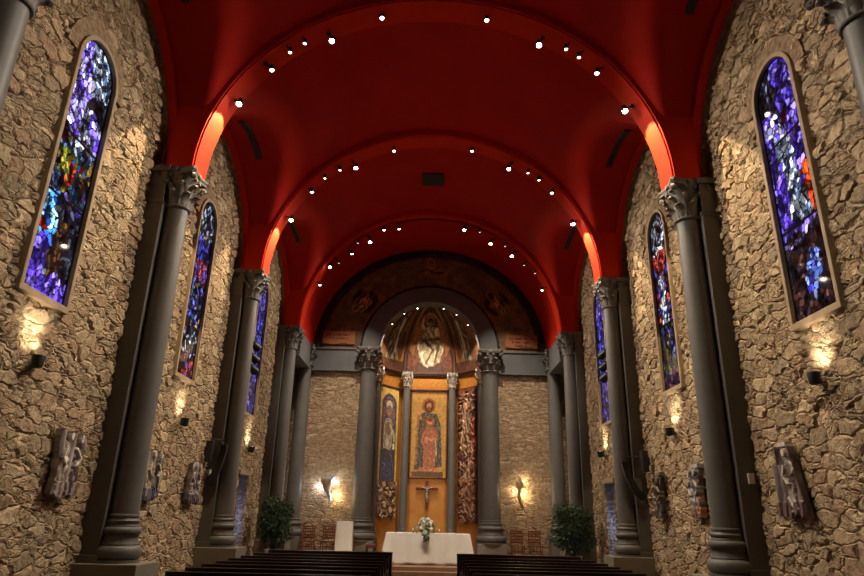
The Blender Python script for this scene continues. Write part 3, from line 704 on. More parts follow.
def right_fn(u, v):
    A, k = swirl_fn(71, (128, 86, 62), (80, 52, 40), (152, 114, 88))(u, v)
    A.folds([(-.2, 5.1), (.1, 5.1), (.2, 4.0), (.15, 2.6), (-.3, 2.5), (-.3, 4.0)], ((84, 56, 42), (170, 132, 100)), 14, .15)
    A.ell(-.05, 4.7, .12, .17, (170, 122, 88), .2); A.poly([(.3, 2.9), (.52, 2.9), (.52, 4.2), (.36, 4.2)], (176, 84, 56), .3)
    A.band([(-.42, 1.6), (.1, 2.1), (.38, 2.9)], .07, (184, 144, 108)); A.band([(-.4, 3.0), (-.15, 4.4), (.05, 5.2)], .04, (178, 146, 112))
    A.band([(-.3, 1.2), (.3, 1.7)], .08, (170, 120, 86)); A.put(v > 5.25, (110, 52, 34), .3); A.put(np.abs(u) > .49, (70, 30, 22), .2)
    return A.c, A.h
po = raster('painted_panel', centre_fn, 1.62, 3.55, .02, None, M['paint'], flat_place((.03, 27.27, 3.1), (1, 0, 0), (0, -1, 0)), None, .05)
tag(po, 'tall gold panel painting of a robed man with a child above the crucifix', 'painting')
def side_place(s, z0, off=.03):
    A_, B_ = Vector((s * 2.2, 25.8, 0)), Vector((s * 1.14, 27.3, 0)); c = (A_ + B_) / 2; d = (B_ - A_).normalized() * (1 if s < 0 else -1)
    n = Vector((d.y, -d.x, 0)); 
    if n.y > 0: n = -n
    c = c + n * .01
    return flat_place((c.x, c.y, z0), tuple(d), tuple(n))
o = raster('painted_panel', left_fn, 1.2, 3.72, .02, None, M['paint'], side_place(-1, 2.9), None, .05)
tag(o, 'arch-topped painting of a robed standing saint on the left apse wall', 'painting')
o = raster('carved_relief', left_relief, 1.15, 1.42, .02, None, M['relief'], side_place(-1, 1.45), lambda u, v: v > .1 + .06 * np.sin(u * 9), .06, .06)
tag(o, 'brown and cream carved relief below the saint painting in the apse', 'relief')
o = raster('carved_relief', right_fn, 1.15, 5.4, .02, None, M['relief'], side_place(1, 1.3), lambda u, v: v > .1 + .06 * np.sin(u * 9), .05, .05)
tag(o, 'tall reddish brown carved relief on the right apse wall', 'relief')

# crucifix
def skin_figure(name, joints, edges, material, parent, sub=2):
    me = bpy.data.meshes.new(name); me.from_pydata([j[:3] for j in joints], edges, []); me.update()
    o = link(name, me, material, parent)
    o.modifiers.new('skin', 'SKIN')
    lay = me.skin_vertices[0] if me.skin_vertices else None
    if lay is None:
        import bmesh
        b = bmesh.new(); b.from_mesh(me); b.verts.layers.skin.verify(); b.to_mesh(me); b.free(); lay = me.skin_vertices[0]
    for i, j in enumerate(joints):
        r = j[3]; lay.data[i].radius = (r, r) if not isinstance(r, tuple) else r
        lay.data[i].use_root = (i == 0)
    s = o.modifiers.new('sub', 'SUBSURF'); s.levels = sub; s.render_levels = sub
    me.polygons.foreach_set('use_smooth', [True] * len(me.polygons))
    return o
cr = empty('crucifix', (.02, 27.22, 1.86), 0, 'wooden cross with silvery figure of Christ on the ochre apse wall', 'crucifix')
MB().box((0, 0, .56), (.1, .07, 1.14)).box((0, 0, .80), (.92, .07, .1)).build('cross', M['cross_wood'], cr, bevel=.008)
skin_figure('christ_figure', [(0, -.08, .56, .055), (0, -.1, .68, .05), (0, -.1, .82, .07), (0, -.11, .9, .03), (0, -.13, .98, .05), (-.1, -.09, .86, .03), (-.2, -.07, .88, .024), (-.31, -.06, .93, .018), (.1, -.09, .86, .03), (.2, -.07, .88, .024), (.31, -.06, .93, .018),
    (-.04, -.1, .44, .045), (-.03, -.12, .3, .034), (-.02, -.08, .14, .022), (-.01, -.1, .07, .02), (.04, -.1, .44, .045), (.04, -.12, .3, .034), (.02, -.08, .14, .022), (.01, -.1, .07, .02), (.07, -.09, .55, .05), (-.07, -.09, .53, .05)],
    [(0, 1), (1, 2), (2, 3), (3, 4), (2, 5), (5, 6), (6, 7), (2, 8), (8, 9), (9, 10), (0, 11), (11, 12), (12, 13), (13, 14), (0, 15), (15, 16), (16, 17), (17, 18), (0, 19), (0, 20)], M['silver'], cr)
for ch in cr.children:
    if ch.name.startswith('christ'): ch.scale = (.72, .9, .72); ch.location = (0, .01, .2)

# ------------------------------------------------------------------ stained glass windows
def stained(kind, sd):
    def fn(u, v):     # v 0..4.12
        rs = np.random.RandomState(sd); g = .08
        gx, gy = np.meshgrid(np.arange(-.65, .66, g), np.arange(-.1, 4.25, g * 1.25)); S = np.stack([gx.ravel(), gy.ravel()], -1) + rs.uniform(-.5, .5, (gx.size, 2)) * g * 1.1
        uw = u + (vnoise(u * 5, v * 5, sd) - .5) * .16; vw = v + (vnoise(u * 5 + 9, v * 5, sd + 2) - .5) * .16
        P = np.stack([uw.ravel(), vw.ravel()], -1); i1 = np.empty(len(P), int); d1 = np.empty(len(P)); d2 = np.empty(len(P))
        for k in range(0, len(P), 4000):
            D = np.hypot(P[k:k + 4000, None, 0] - S[None, :, 0], (P[k:k + 4000, None, 1] - S[None, :, 1]) * .8)
            q = np.argpartition(D, 1, 1)[:, :2]; dd = np.take_along_axis(D, q, 1); o = np.argsort(dd, 1)
            q = np.take_along_axis(q, o, 1); dd = np.take_along_axis(dd, o, 1); i1[k:k + 4000] = q[:, 0]; d1[k:k + 4000] = dd[:, 0]; d2[k:k + 4000] = dd[:, 1]
        su, sv = S[:, 0], S[:, 1]; n = len(S); pal = np.zeros((n, 3)); pick = rs.rand(n)
        C = lambda *a: np.array([rgb(*x) for x in a])
        def pa(mask, cols):
            c = C(*cols); j = (pick * len(cols)).astype(int) % len(cols); pal[mask] = c[j][mask]
        violet = [(96, 70, 220), (70, 50, 190), (140, 120, 240), (110, 96, 230), (60, 40, 160)]
        lilac = [(150, 140, 235), (190, 190, 250), (120, 100, 230), (90, 60, 215), (200, 205, 245)]
        dark = [(22, 20, 30), (40, 34, 40), (60, 64, 78), (26, 22, 40), (90, 100, 130)]
        multi = [(30, 70, 110), (120, 30, 26), (70, 96, 30), (30, 40, 70), (150, 130, 40), (40, 30, 60), (80, 110, 170), (26, 24, 26)]
        cyan = [(60, 130, 210), (110, 180, 235), (40, 90, 190), (150, 210, 240)]
        blue = [(40, 44, 190), (56, 60, 225), (34, 30, 150), (80, 90, 240), (50, 40, 180)]
        white = [(190, 205, 225), (150, 170, 205), (110, 140, 190), (220, 225, 235), (60, 70, 100)]
        red = [(170, 30, 24), (120, 20, 20), (200, 60, 34)]
        brown = [(70, 44, 24), (50, 30, 20), (96, 64, 30), (36, 26, 22)]
        if kind == 'L1':
            pa(sv > -1, violet); pa(sv > 2.5, lilac); pa((sv > 3.1) & (su > .02), dark); pa((sv > 3.5) & (su > -.1), white); pa((sv > 1.55) & (sv < 2.55), multi)
            pa((sv > 2.3) & (sv < 2.9) & (np.abs(su - .1) < .12), white)
            pa((sv < 1.55) & (su < -.1) & (sv > .8), cyan); pa((sv < 1.5) & (su > -.1), dark); pa((np.hypot((su - .12) / .2, (sv - .75) / .55) < 1), brown); pa((sv < .35), violet)
            pa((np.hypot(su + .3, sv - .95) < .1), red); pa(np.hypot(su + .05, sv - 1.95) < .2, red); pa((np.abs(su + .2) < .14) & (np.abs(sv - 2.0) < .22), [(120, 130, 30), (160, 150, 50), (60, 90, 40)])
            bars = (2.52, 1.5)
        elif kind == 'R1':
            pa(sv > -1, violet); pa(sv > 3.5, dark); pa((sv > 3.3) & (su > -.05), violet); pa((sv > 2.9) & (sv < 3.4) & (su < .1), lilac); pa((sv > 1.5) & (sv < 3.0) & (np.abs(su + .02 - (2.3 - sv) * .12) < .2), white)
            pa((sv > 1.45) & (sv < 2.2) & (su > .3), [(225, 70, 25), (235, 90, 30)]); pa(sv < 1.35, [(34, 26, 34), (50, 30, 30), (26, 22, 30), (70, 44, 40)])
            pa((sv < 1.0) & (sv > .3) & (np.abs(su - .05 - (sv - .6) * .3) < .16), [(90, 120, 220), (140, 160, 230), (60, 60, 200)]); pa((np.hypot(su - .1, sv - 3.25) < .1), red)
            pa((np.abs(sv - 1.3 - su * .25) < .06), [(170, 140, 235), (190, 170, 240)]); bars = (1.42, 2.9)
        elif kind == 'L2':
            pa(sv > -1, dark); pa(sv > 3.3, white[1:3] + dark[:3]); pa((sv > 2.8) & (sv <= 3.3), blue); pa((sv > 2.3) & (sv <= 2.8), red + violet[:2]); pa((sv < 2.3) & (sv > 1.2), multi + blue); pa((sv <= 1.2) & (sv > .4), dark + white[:2]); pa((sv <= .5), red + dark[:3] + blue[:1]); bars = (1.55,)
        elif kind == 'R2':
            pa(sv > -1, dark); pa(sv > 3.3, dark + white); pa((sv > 2.75) & (sv < 3.35), red); pa((sv < 2.9) & (sv > 1.5), red + blue[:2] + dark[:2]); pa((sv < 2.7) & (sv > 1.5) & (su < .1) & (su > -.3), white + blue[:2])
            pa(sv < 1.5, dark + blue[:1]); pa((sv < 1.2) & (su < 0), multi); pa(sv < .35, [(90, 30, 90), (60, 30, 80)]); bars = (1.5,)
        else:
            pa(sv > -1, blue); pa(sv > 3.4, violet); pa(sv < 1.2, blue[:3] + dark[:2] + violet[:1]); bars = (2.6, 1.4)
        k = .12 + 1.25 * rs.rand(n) ** 1.4
        c = (pal * k[:, None])[i1].reshape(u.shape + (3,))
        c = c * (.7 + .6 * vnoise(u * 14, v * 14, sd))[..., None]
        lead = ((d2 - d1) < .011).reshape(u.shape)
        for bv in bars: lead |= np.abs(v - bv - .0 * u) < .022
        if kind in ('L1', 'R1'):
            f = 1 if kind == 'L1' else -1
            for (a, b), (e, g_), w in (((-.5, 2.95), (.5, 2.35), .03),) if kind == 'L1' else (((-.5, 2.45), (.5, 2.95), .03),):
                t = np.clip(((u - a) * (e - a) + (v - b) * (g_ - b)) / ((e - a) ** 2 + (g_ - b) ** 2), 0, 1); m2 = np.hypot(u - a - t * (e - a), v - b - t * (g_ - b)) < w
                c = np.where(m2[..., None], np.array(rgb(60, 50, 50)), c)
        lead |= (np.abs(u) > .525) | (v < .02)
        ink = fbm(u * 9 + 3, v * 7, sd + 40, 3); line = np.abs(np.sin(fbm(u * 3, v * 2.2, sd + 50, 2) * 34)) < .12
        c = c * np.clip((ink - .3) * 4.5, .12, 1.25)[..., None]; lead |= line & (ink < .55)
        c = np.where(lead[..., None], np.array(rgb(14, 12, 14)), c)
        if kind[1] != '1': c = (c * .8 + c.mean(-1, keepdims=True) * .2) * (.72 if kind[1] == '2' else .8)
        return c, np.zeros(u.shape)
    return fn
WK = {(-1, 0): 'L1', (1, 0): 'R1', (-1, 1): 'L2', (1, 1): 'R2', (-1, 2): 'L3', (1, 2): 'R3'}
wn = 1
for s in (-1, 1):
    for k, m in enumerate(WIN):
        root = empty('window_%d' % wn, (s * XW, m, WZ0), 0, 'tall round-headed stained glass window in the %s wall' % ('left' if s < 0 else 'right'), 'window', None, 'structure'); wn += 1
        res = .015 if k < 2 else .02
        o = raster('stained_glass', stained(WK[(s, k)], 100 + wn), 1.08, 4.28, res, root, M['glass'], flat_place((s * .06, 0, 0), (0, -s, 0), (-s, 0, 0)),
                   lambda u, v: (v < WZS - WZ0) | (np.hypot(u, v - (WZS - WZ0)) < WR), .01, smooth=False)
        # moulded stone frame, one piece round the opening
        def ring_frame(name, r_in, r_out, x0, x1, mt, zb, legs=True, sill=None, n=24):
            V = []; hz = WZS - WZ0
            prof = []
            for ri in (r_in, r_out):
                pts = ([(-ri, zb)] if legs else []) + [(-ri * math.cos(PI * i / n), hz + ri * math.sin(PI * i / n)) for i in range(n + 1)] + ([(ri, zb)] if legs else [])
                prof.append(pts)
            a, b = prof; m_ = MB(); q = len(a)
            V = [(s * x0, p[0], p[1]) for p in a] + [(s * x1, p[0], p[1]) for p in a] + [(s * x1, p[0], p[1]) for p in b] + [(s * x0, p[0], p[1]) for p in b]
            F = []
            for i in range(q - 1):
                for j in range(4): F.append((j * q + i, j * q + i + 1, ((j + 1) % 4) * q + i + 1, ((j + 1) % 4) * q + i))
            F += [(0, q, 2 * q, 3 * q), tuple(x + q - 1 for x in (3 * q, 2 * q, q, 0))]
            m_.add(V, F)
            if sill: m_.box((s * (x0 + x1) / 2, 0, zb / 2 - .04), (abs(x1 - x0), 2 * r_out, sill))
            return m_.build(name, mt, root, bevel=.008)
        ring_frame('stone_frame', .53, .605, .12, -.035, M['frame_stone'], -.02, True, .1)
        ring_frame('iron_edge', .515, .535, .06, .03, M['lead'], 0, True, None)
        ring_frame('arch_surround', .60, .87, .07, .008, M['surround'], 0, False, None)

# ------------------------------------------------------------------ narrow side doorways with blue night light
dn = 1
for s in (-1, 1):
    root = empty('door_%d' % dn, (s * XW, (DOOR[0] + DOOR[1]) / 2, 0), 0, 'narrow recessed side doorway glowing blue in the %s wall' % ('left' if s < 0 else 'right'), 'door', None, 'structure'); dn += 1
    w = DOOR[1] - DOOR[0]; dep = .55
    mb = MB()
    for a in (-1, 1):      # jambs, finely gridded so their stones are raised too
        n1, n2 = 10, 52; V = [(s * dep * i / n1, a * w / 2, DOOR[2] * j / n2) for j in range(n2 + 1) for i in range(n1 + 1)]
        F = [(j * (n1 + 1) + i, j * (n1 + 1) + i + 1, (j + 1) * (n1 + 1) + i + 1, (j + 1) * (n1 + 1) + i) for j in range(n2) for i in range(n1)]
        mb.add(V, [f if a * s > 0 else f[::-1] for f in F])
    mb.build('stone_jambs', M['stone_end'], root)
    MB().box((s * dep / 2, 0, DOOR[2] + .06), (dep + .1, w + .3, .12)).build('lintel', M['frame_stone'], root, bevel=.01)
    MB().box((s * (dep + .03), 0, DOOR[2] / 2), (.04, w + .04, DOOR[2])).build('door_glass', M['door_glow'], root)
    g = MB()
    for yy in (-w / 2 + .03, 0, w / 2 - .03): g.box((s * (dep - .01), yy, DOOR[2] / 2), (.05, .05, DOOR[2]))
    for zz in (.9, 1.8): g.box((s * (dep - .01), 0, zz), (.05, w, .04))
    g.build('door_frame', M['lead'], root)
    l = bpy.data.lights.new('night_light', 'AREA'); l.energy = 26; l.color = (.3, .45, 1); l.shape = 'RECTANGLE'; l.size = .8; l.size_y = 2.2
    lo = bpy.data.objects.new('night_light', l); COL.objects.link(lo); lo.parent = root; lo.location = (s * (dep - .06), 0, 1.4); lo.rotation_euler = (0, R(90) * s, 0)

# ------------------------------------------------------------------ platform, altar, furniture
P_ = MB().box((0, (19.9 + 27.2) / 2, .11), (11.6, 7.3, .22)).box((0, 19.78, .055), (10.6, .5, .11))
tag(P_.build('floor_sanctuary', M['platform'], bevel=.01), 'raised tan stone sanctuary floor with one low step', 'floor', None, 'structure')
# altar: table hidden under a long white cloth
al = empty('altar', (.08, 21.1, .22), 0, 'altar table standing under the long white cloth', 'altar')
MB().box((0, 0, .84), (2.5, .8, .06)).build('tabletop', M['wood_chair'], al)
for sx in (-1, 1): MB().box((sx * .95, 0, .405), (.2, .6, .81)).build('leg', M['wood_chair'], al)
def drape(name, w, d, h, wav, seed, loc, label, cat, hem=.02, flare=.05, corner=.12):
    rr = random.Random(seed); per = []
    nx, ny = 90, 34
    for i in range(nx): per.append((-w / 2 + w * i / nx, -d / 2, 0, -1))
    for i in range(ny): per.append((w / 2, -d / 2 + d * i / ny, 1, 0))
    for i in range(nx): per.append((w / 2 - w * i / nx, d / 2, 0, 1))
    for i in range(ny): per.append((-w / 2, d / 2 - d * i / ny, -1, 0))
    n = len(per); V = []; F = []; lev = 14
    ph = [rr.uniform(0, 6) for _ in range(6)]
    for j in range(lev + 1):
        t = j / lev
        for i, (x, y, nx_, ny_) in enumerate(per):
            a = i / n * 2 * PI; wv = wav * t * (math.sin(a * 17 + ph[0]) + .6 * math.sin(a * 29 + ph[1]) + .5 * math.sin(a * 7 + ph[2]))
            o = .012 + flare * t + wv
            dc = min(abs(abs(x) - w / 2) + abs(abs(y) - d / 2), .5); cn = max(0, 1 - dc / .28) * corner * t
            dx = nx_ * o + math.copysign(cn, x) * (1 if abs(abs(x) - w / 2) < .3 else 0); dy = ny_ * o + math.copysign(cn * .5, y) * (1 if abs(abs(x) - w / 2) < .3 else 0)
            z = h - t * (h - hem - (.05 * max(0, 1 - dc / .3))) + (hem * .8 * math.sin(a * 11 + ph[3]) * t)
            V.append((x + dx, y + dy, z))
    for j in range(lev):
        for i in range(n): F.append((j * n + i, j * n + (i + 1) % n, (j + 1) * n + (i + 1) % n, (j + 1) * n + i))
    F.append(tuple(range(n)))
    me = bpy.data.meshes.new(name); me.from_pydata(V, [], F); me.update()
    o = link(name, me, M['cloth'], None, True)
    try: me.set_sharp_from_angle(angle=R(60))
    except Exception: pass
    o.location = loc
    sd = o.modifiers.new('thick', 'SOLIDIFY'); sd.thickness = .004; sd.offset = 1
    return tag(o, label, cat)
drape('altar_cloth', 2.54, .84, .885, .011, 4, (.08, 21.1, .22), 'long white cloth hanging in folds over the altar', 'tablecloth')
# draped stand
ls = empty('lectern', (-2.86, 24.0, .22), 0, 'tall narrow stand under a white cloth, left of the altar', 'lectern')
MB().box((0, 0, .56), (.44, .28, 1.1)).build('body', M['wood_chair'], ls)
MB().box((0, 0, 1.125), (.52, .32, .03)).build('top', M['wood_chair'], ls)
drape('lectern_cloth', .54, .34, 1.15, .0015, 9, (-2.86, 24.0, .22), 'plain white cloth covering the tall narrow lectern', 'cloth', .01, .01, .015)
# dark red stool left of the altar
st = empty('kneeling_stool', (-1.86, 23.4, .22), 0, 'small dark red padded stool behind the left end of the altar', 'stool')
MB().box((0, 0, .38), (.34, .34, .12)).build('cushion', M['stool'], st, bevel=.02)
for a in (-1, 1):
    for b in (-1, 1): MB().box((a * .13, b * .13, .16), (.05, .05, .32)).build('leg', M['wood_dark'], st)
# bouquet
bq = empty('flower_bouquet', (.02, 20.86, 1.115), 0, 'white flower arrangement with green leaves on the altar cloth', 'flowers')
MB().lathe([(.05, 0), (.1, .02), (.13, .07), (.11, .1)], 20).build('bowl', M['pot'], bq, True)
def leaves(mb, c, spread, n, ln, wd, rr, droop=0., inner=.0, shape='ball'):
    for _ in range(n):
        while True:
            p = Vector((rr.uniform(-1, 1), rr.uniform(-1, 1), rr.uniform(-1, 1)))
            if inner < p.length < 1: break
        q = Vector((c[0] + p.x * spread[0], c[1] + p.y * spread[1], c[2] + p.z * spread[2]))
        d = Vector((p.x + rr.uniform(-.6, .6), p.y + rr.uniform(-.6, .6), p.z * .5 + rr.uniform(-.5, .5) - droop)).normalized()
        side = d.cross(Vector((rr.uniform(-1, 1), rr.uniform(-1, 1), 1))).normalized(); up = side.cross(d).normalized()
        l_ = ln * rr.uniform(.7, 1.2); w_ = wd * rr.uniform(.8, 1.15)
        pts = [q, q + d * l_ * .35 + side * w_ + up * l_ * .06, q + d * l_ * .75 + side * w_ * .6 , q + d * l_ - up * l_ * .12, q + d * l_ * .75 - side * w_ * .6, q + d * l_ * .35 - side * w_ + up * l_ * .06, q + d * l_ * .5 - up * .004]
        mb.add(pts, [(0, 1, 6), (1, 2, 6), (2, 3, 6), (3, 4, 6), (4, 5, 6), (5, 0, 6)])
r5 = random.Random(5)
mb = MB(); leaves(mb, (0, 0, .18), (.18, .13, .16), 75, .12, .022, r5, .1); leaves(mb, (.0, -.31, -.06), (.08, .03, .16), 70, .09, .02, r5, .6)
leaves(mb, (-.3, 0, .08), (.13, .08, .05), 30, .1, .018, r5, .3); leaves(mb, (.28, 0, .1), (.1, .08, .06), 30, .1, .018, r5, .3)
for a in range(7): mb.tube([(0, 0, .05), (.1 * math.sin(a), .06 * math.cos(a * 2), .2), (.2 * math.sin(a), .1 * math.cos(a * 2), .32)], .006, 5)
mb.build('foliage', M['stem'], bq)
def blossom(p, r, m):
    mb = MB(); d = (Vector(p) - Vector((0, 0, .0))).normalized()
    for ring, (nr, tl) in enumerate(((7, .25), (6, .7), (4, 1.15))):
        for k in range(nr):
            a = 2 * PI * k / nr + ring; ax = d.orthogonal().normalized(); bx = d.cross(ax)
            o = ax * math.cos(a) + bx * math.sin(a); t = d.cross(o)
            c0 = Vector(p); ww = r * .55
            P1 = c0 + o * r * .5 * math.cos(tl) + d * r * .5 * math.sin(tl); P2 = c0 + o * r * math.cos(tl) + d * r * math.sin(tl)
            mb.add([c0, P1 + t * ww * .8, P2 + t * ww * .5, P2 + o * r * .15, P2 - t * ww * .5, P1 - t * ww * .8], [(0, 1, 2, 3), (0, 3, 4, 5)])
    mb.lathe([(r * .1, 0), (r * .24, r * .2), (r * .15, r * .45), (.001, r * .5)], 8, p, M=d.to_track_quat('Z', 'Y').to_matrix())
    return mb.build('blossom', m, bq)
for i, (x, y, z, r, g) in enumerate([(-.09, -.06, .34, .09, 0), (.03, -.08, .36, .08, 0), (-.16, -.05, .25, .08, 0), (-.04, -.15, .26, .09, 0), (.08, -.13, .24, .08, 0), (.0, -.02, .43, .06, 1), (.14, -.02, .3, .07, 0), (-.2, -.02, .16, .07, 0), (-.1, -.17, .15, .07, 0), (.02, -.2, .13, .06, 1), (.12, -.16, .12, .06, 0), (-.29, 0, .13, .05, 0), (-.38, 0, .1, .04, 0), (.3, 0, .13, .05, 0), (.38, .02, .09, .04, 0), (-.03, -.31, .02, .06, 0), (.04, -.32, -.1, .05, 0), (-.02, -.31, -.19, .035, 1), (.2, -.05, .2, .06, 1)]):
    blossom((x, y, z), r * 1.25, M['petal_green' if g else 'petal'])

# chairs by the end wall
def make_chair():
    root = empty('wooden_chair', (0, 0, .22))
    w, d, sh = .42, .4, .46
    for a in (-1, 1):
        MB().tube([(a * w / 2, -d / 2, 0), (a * w / 2, -d / 2, sh)], .019, 8).build('leg', M['wood_chair'], root)
        MB().tube([(a * w / 2, d / 2, 0), (a * w / 2, d / 2, sh), (a * w / 2, d / 2 + .05, .97)], .02, 8).build('leg', M['wood_chair'], root)
    MB().box((0, 0, sh), (w + .03, d + .03, .035)).build('seat', M['wood_chair'], root, bevel=.01)
    b = MB()
    for z in (.56, .66, .76, .86, .94): b.box((0, d / 2 + .035 * (z - .46) / .5 + .002, z), (w, .02, .045))
    for x in (-.12, -.04, .04, .12): b.box((x, d / 2 + .03, .76), (.022, .014, .38))
    b.build('backrest', M['wood_chair'], root)
    b = MB()
    for z in (.12, .28): b.box((0, -d / 2, z), (w, .02, .035)); b.box((-w / 2, 0, z), (.02, d, .035)); b.box((w / 2, 0, z), (.02, d, .035))
    for x in (-.13, 0, .13): b.box((x, -d / 2 + .01, .3), (.02, .014, .3))
    b.build('stretcher', M['wood_chair'], root)
    return root
ch0 = make_chair()
CH = [(-4.25, 'wooden slatted chair by the end wall, farther from the lectern of the left pair'), (-3.52, 'wooden slatted chair by the end wall, next to the draped lectern'), (3.33, 'wooden slatted chair below the right wall statue, nearer to the apse'), (3.98, 'wooden slatted chair beside the right potted ficus')]
for i, (x, lb) in enumerate(CH):
    c = ch0 if i == 0 else copy_tree(ch0); c.location = (x, 24.55, .22); tag(c, lb, 'chair', 'wooden chairs along the end wall')

# potted ficus
def ficus(x, y, seed, label, sc_=1.):
    rr = random.Random(seed); root = empty('potted_ficus', (x, y, .22), 0, label, 'plant')
    MB().lathe([(.14, 0), (.2, .02), (.25, .3), (.27, .33), (.25, .34), (.235, .3)], 28).build('pot', M['pot'], root, True)
    MB().lathe([(.001, .29), (.235, .3)], 20, cap=False).build('soil', M['soil'], root)
    t = MB()
    for k in range(5):
        a = rr.uniform(0, 6.3); t.tube([(.05 * math.cos(a), .05 * math.sin(a), .28), (.1 * math.cos(a + 1), .1 * math.sin(a + 1), .7), (.22 * math.cos(a), .22 * math.sin(a), 1.2), (.35 * math.cos(a), .35 * math.sin(a), 1.6)], [.022, .018, .012, .006], 7)
    t.build('trunk', M['bark'], root, True)
    f = MB(); S = sc_
    for (cx, cy, cz, rx, rz, n) in ((0, 0, 1.2, .5, .55, 1500), (-.15, 0, 1.6, .32, .3, 500), (.2, .1, 1.45, .34, .36, 500), (-.25, -.1, .9, .34, .34, 500), (.25, -.1, .85, .34, .36, 500), (0, 0, .6, .36, .25, 250)):
        leaves(f, (cx * S, cy, cz), (rx * S, rx, rz), n, .1, .02, rr, .45, .35)
    f.build('foliage', M['leaf'], root)
ficus(-4.66, 20.95, 31, 'leafy potted ficus in a white pot at the left end of the sanctuary', .92)
ficus(4.55, 20.95, 32, 'leafy potted ficus in a white pot at the right end of the sanctuary', 1.22)

# pews
def make_pew(front=False):
    root = empty('prayer_bench' if front else 'church_pew')
    Lp, H = 2.78, .82
    if not front:
        MB().box((0, 0, H - .02), (Lp, .075, .045)).box((0, -.005, H - .06), (Lp, .05, .05)).build('top_rail', M['wood_dark'], root, bevel=.01)
        MB().box((0, -.02, .6), (Lp - .08, .025, .36)).build('backrest', M['wood_dark'], root)
        MB().box((0, .17, .43), (Lp - .08, .38, .035)).build('seat', M['wood_dark'], root, bevel=.008)
        MB().box((0, -.3, .16), (Lp - .16, .16, .05)).build('kneeler', M['wood_dark'], root, bevel=.01)
        for a in (-1, 1):
            m_ = MB(); x = a * (Lp / 2 - .03)
            prof = [(-.05, 0), (.4, 0), (.4, .06), (.34, .1), (.36, .44), (.38, .5), (.3, .54), (.1, .56), (.05, .6), (.045, H - .03), (-.045, H - .03), (-.06, .4), (-.05, 0)][:-1]
            n = len(prof); V = [(x - .022, p[0], p[1]) for p in prof] + [(x + .022, p[0], p[1]) for p in prof]
            m_.add(V, [tuple(range(n)), tuple(range(2 * n - 1, n - 1, -1))] + [(i, (i + 1) % n, n + (i + 1) % n, n + i)[::-1] for i in range(n)])
            m_.build('end_panel', M['wood_dark'], root)
    else:
        MB().box((0, -.06, H - .02), (Lp, .22, .04), M=Matrix.Rotation(0, 3, 'X')).build('book_shelf', M['wood_dark'], root, bevel=.01)
        MB().box((0, .04, .42), (Lp - .06, .03, .76)).build('front_panel', M['wood_dark'], root)
        MB().box((0, -.3, .16), (Lp - .16, .16, .05)).build('kneeler', M['wood_dark'], root, bevel=.01)
        for a in (-1, 1): MB().box((a * (Lp / 2 - .03), -.07, .4), (.045, .24, .8)).build('end_panel', M['wood_dark'], root)
    return root
pew = make_pew(); fb = make_pew(True)
ROWS = [14.05, 13.12, 12.32, 11.6, 10.9, 10.17, 9.42, 8.68, 7.94]
ORD = ['first', 'second', 'third', 'fourth', 'fifth', 'sixth', 'seventh', 'eighth', 'ninth']
ff = True
for s, sd in ((-1, 'left'), (1, 'right')):
    for k, y in enumerate(ROWS):
        c = pew if ff else copy_tree(pew); ff = False
        c.location = (s * 2.11, y, 0); c.rotation_euler = (0, 0, PI) if False else (0, 0, 0)
        c.rotation_euler = (0, 0, PI); tag(c, 'dark brown wooden pew, %s row back from the altar in the %s block' % (ORD[k], sd), 'pew', 'church pews')
    c = fb if s < 0 else copy_tree(fb); c.location = (s * 2.11, 15.5, 0); tag(c, 'dark wooden prayer bench in front of the %s block of pews' % sd, 'bench', 'prayer benches')

# ------------------------------------------------------------------ wall reliefs (stations of the cross)
def station(s, y, z, w, h, seed, outline, cols, label, nfig=2, tilt=0.):
    def fn(u, v):
        base, dark, light, acc = cols
        A = Art(u, v, base, .02, seed); t = np.sin((u + .05 * np.sin(v * 4 + seed) + (fbm(u * 5, v * 2, seed) - .5) * .22) * 44)
        k = (t * .5 + .5)[..., None]; A.c = np.array(rgb(*dark)) * (1 - k) + np.array(rgb(*base)) * k; A.h = t * .35 + .4
        rr = random.Random(seed)
        for i in range(nfig):
            x = (i - (nfig - 1) / 2) * w * .42 + rr.uniform(-.03, .03)
            A.folds([(x - .06, h * .78), (x + .07, h * .8), (x + .13, h * .4), (x + .12, h * .08), (x - .12, h * .06), (x - .1, h * .5)], (acc if i % 2 else light, dark if i % 2 else base), 30, .2, seed + i)
            A.ell(x + .01, h * .85, .05, .07, light, .3, 1.6)
            A.band([(x - .05, h * .68), (x + .1 * (1 if i % 2 else -1), h * .55), (x, h * .45)], .024, light, .3, 1.5)
        m = (v < h * .22) & (t > -.2); A.put(m, acc, .5, .9); A.put((v > h * .93), light, .3, 1.0)
        A.c *= (.7 + .6 * fbm(u * 12, v * 12, seed + 7))[..., None]
        return A.c, A.h
    pl = flat_place((s * (XW - .002), y, z), (0, -s, tilt), (-s, 0, 0))
    o = raster('station_relief', fn, w * 1.25, h * 1.02, .014, None, M['relief'], pl, outline(w, h, seed), .075, .05)
    return tag(o, label, 'relief', 'relief panels of the stations along the walls')
def o_rect(w, h, sd):
    def f(u, v):
        ww = w / 2 * (.98 + .08 * np.sin(v * 5 + sd)) + (vnoise(v * 9, v * 0, sd) - .5) * .05
        top = h - .06 - .05 * np.abs(np.sin(u * 9 + sd)); return (np.abs(u) < ww) & (v < top) & (v > .02 + .03 * np.sin(u * 14))
    return f
def o_cone(w, h, sd):
    def f(u, v):
        a = np.abs(u + .04) < w * (.14 + .36 * (1 - v / h)) ; b = (np.abs(u - w * .42 * -1) < .035 + .1 * (v < h * .7)) & (v < h * .96)
        return ((a & (v < h)) | (b & (v > .15))) & (v > .03 * (1 + np.sin(u * 15)))
    return f
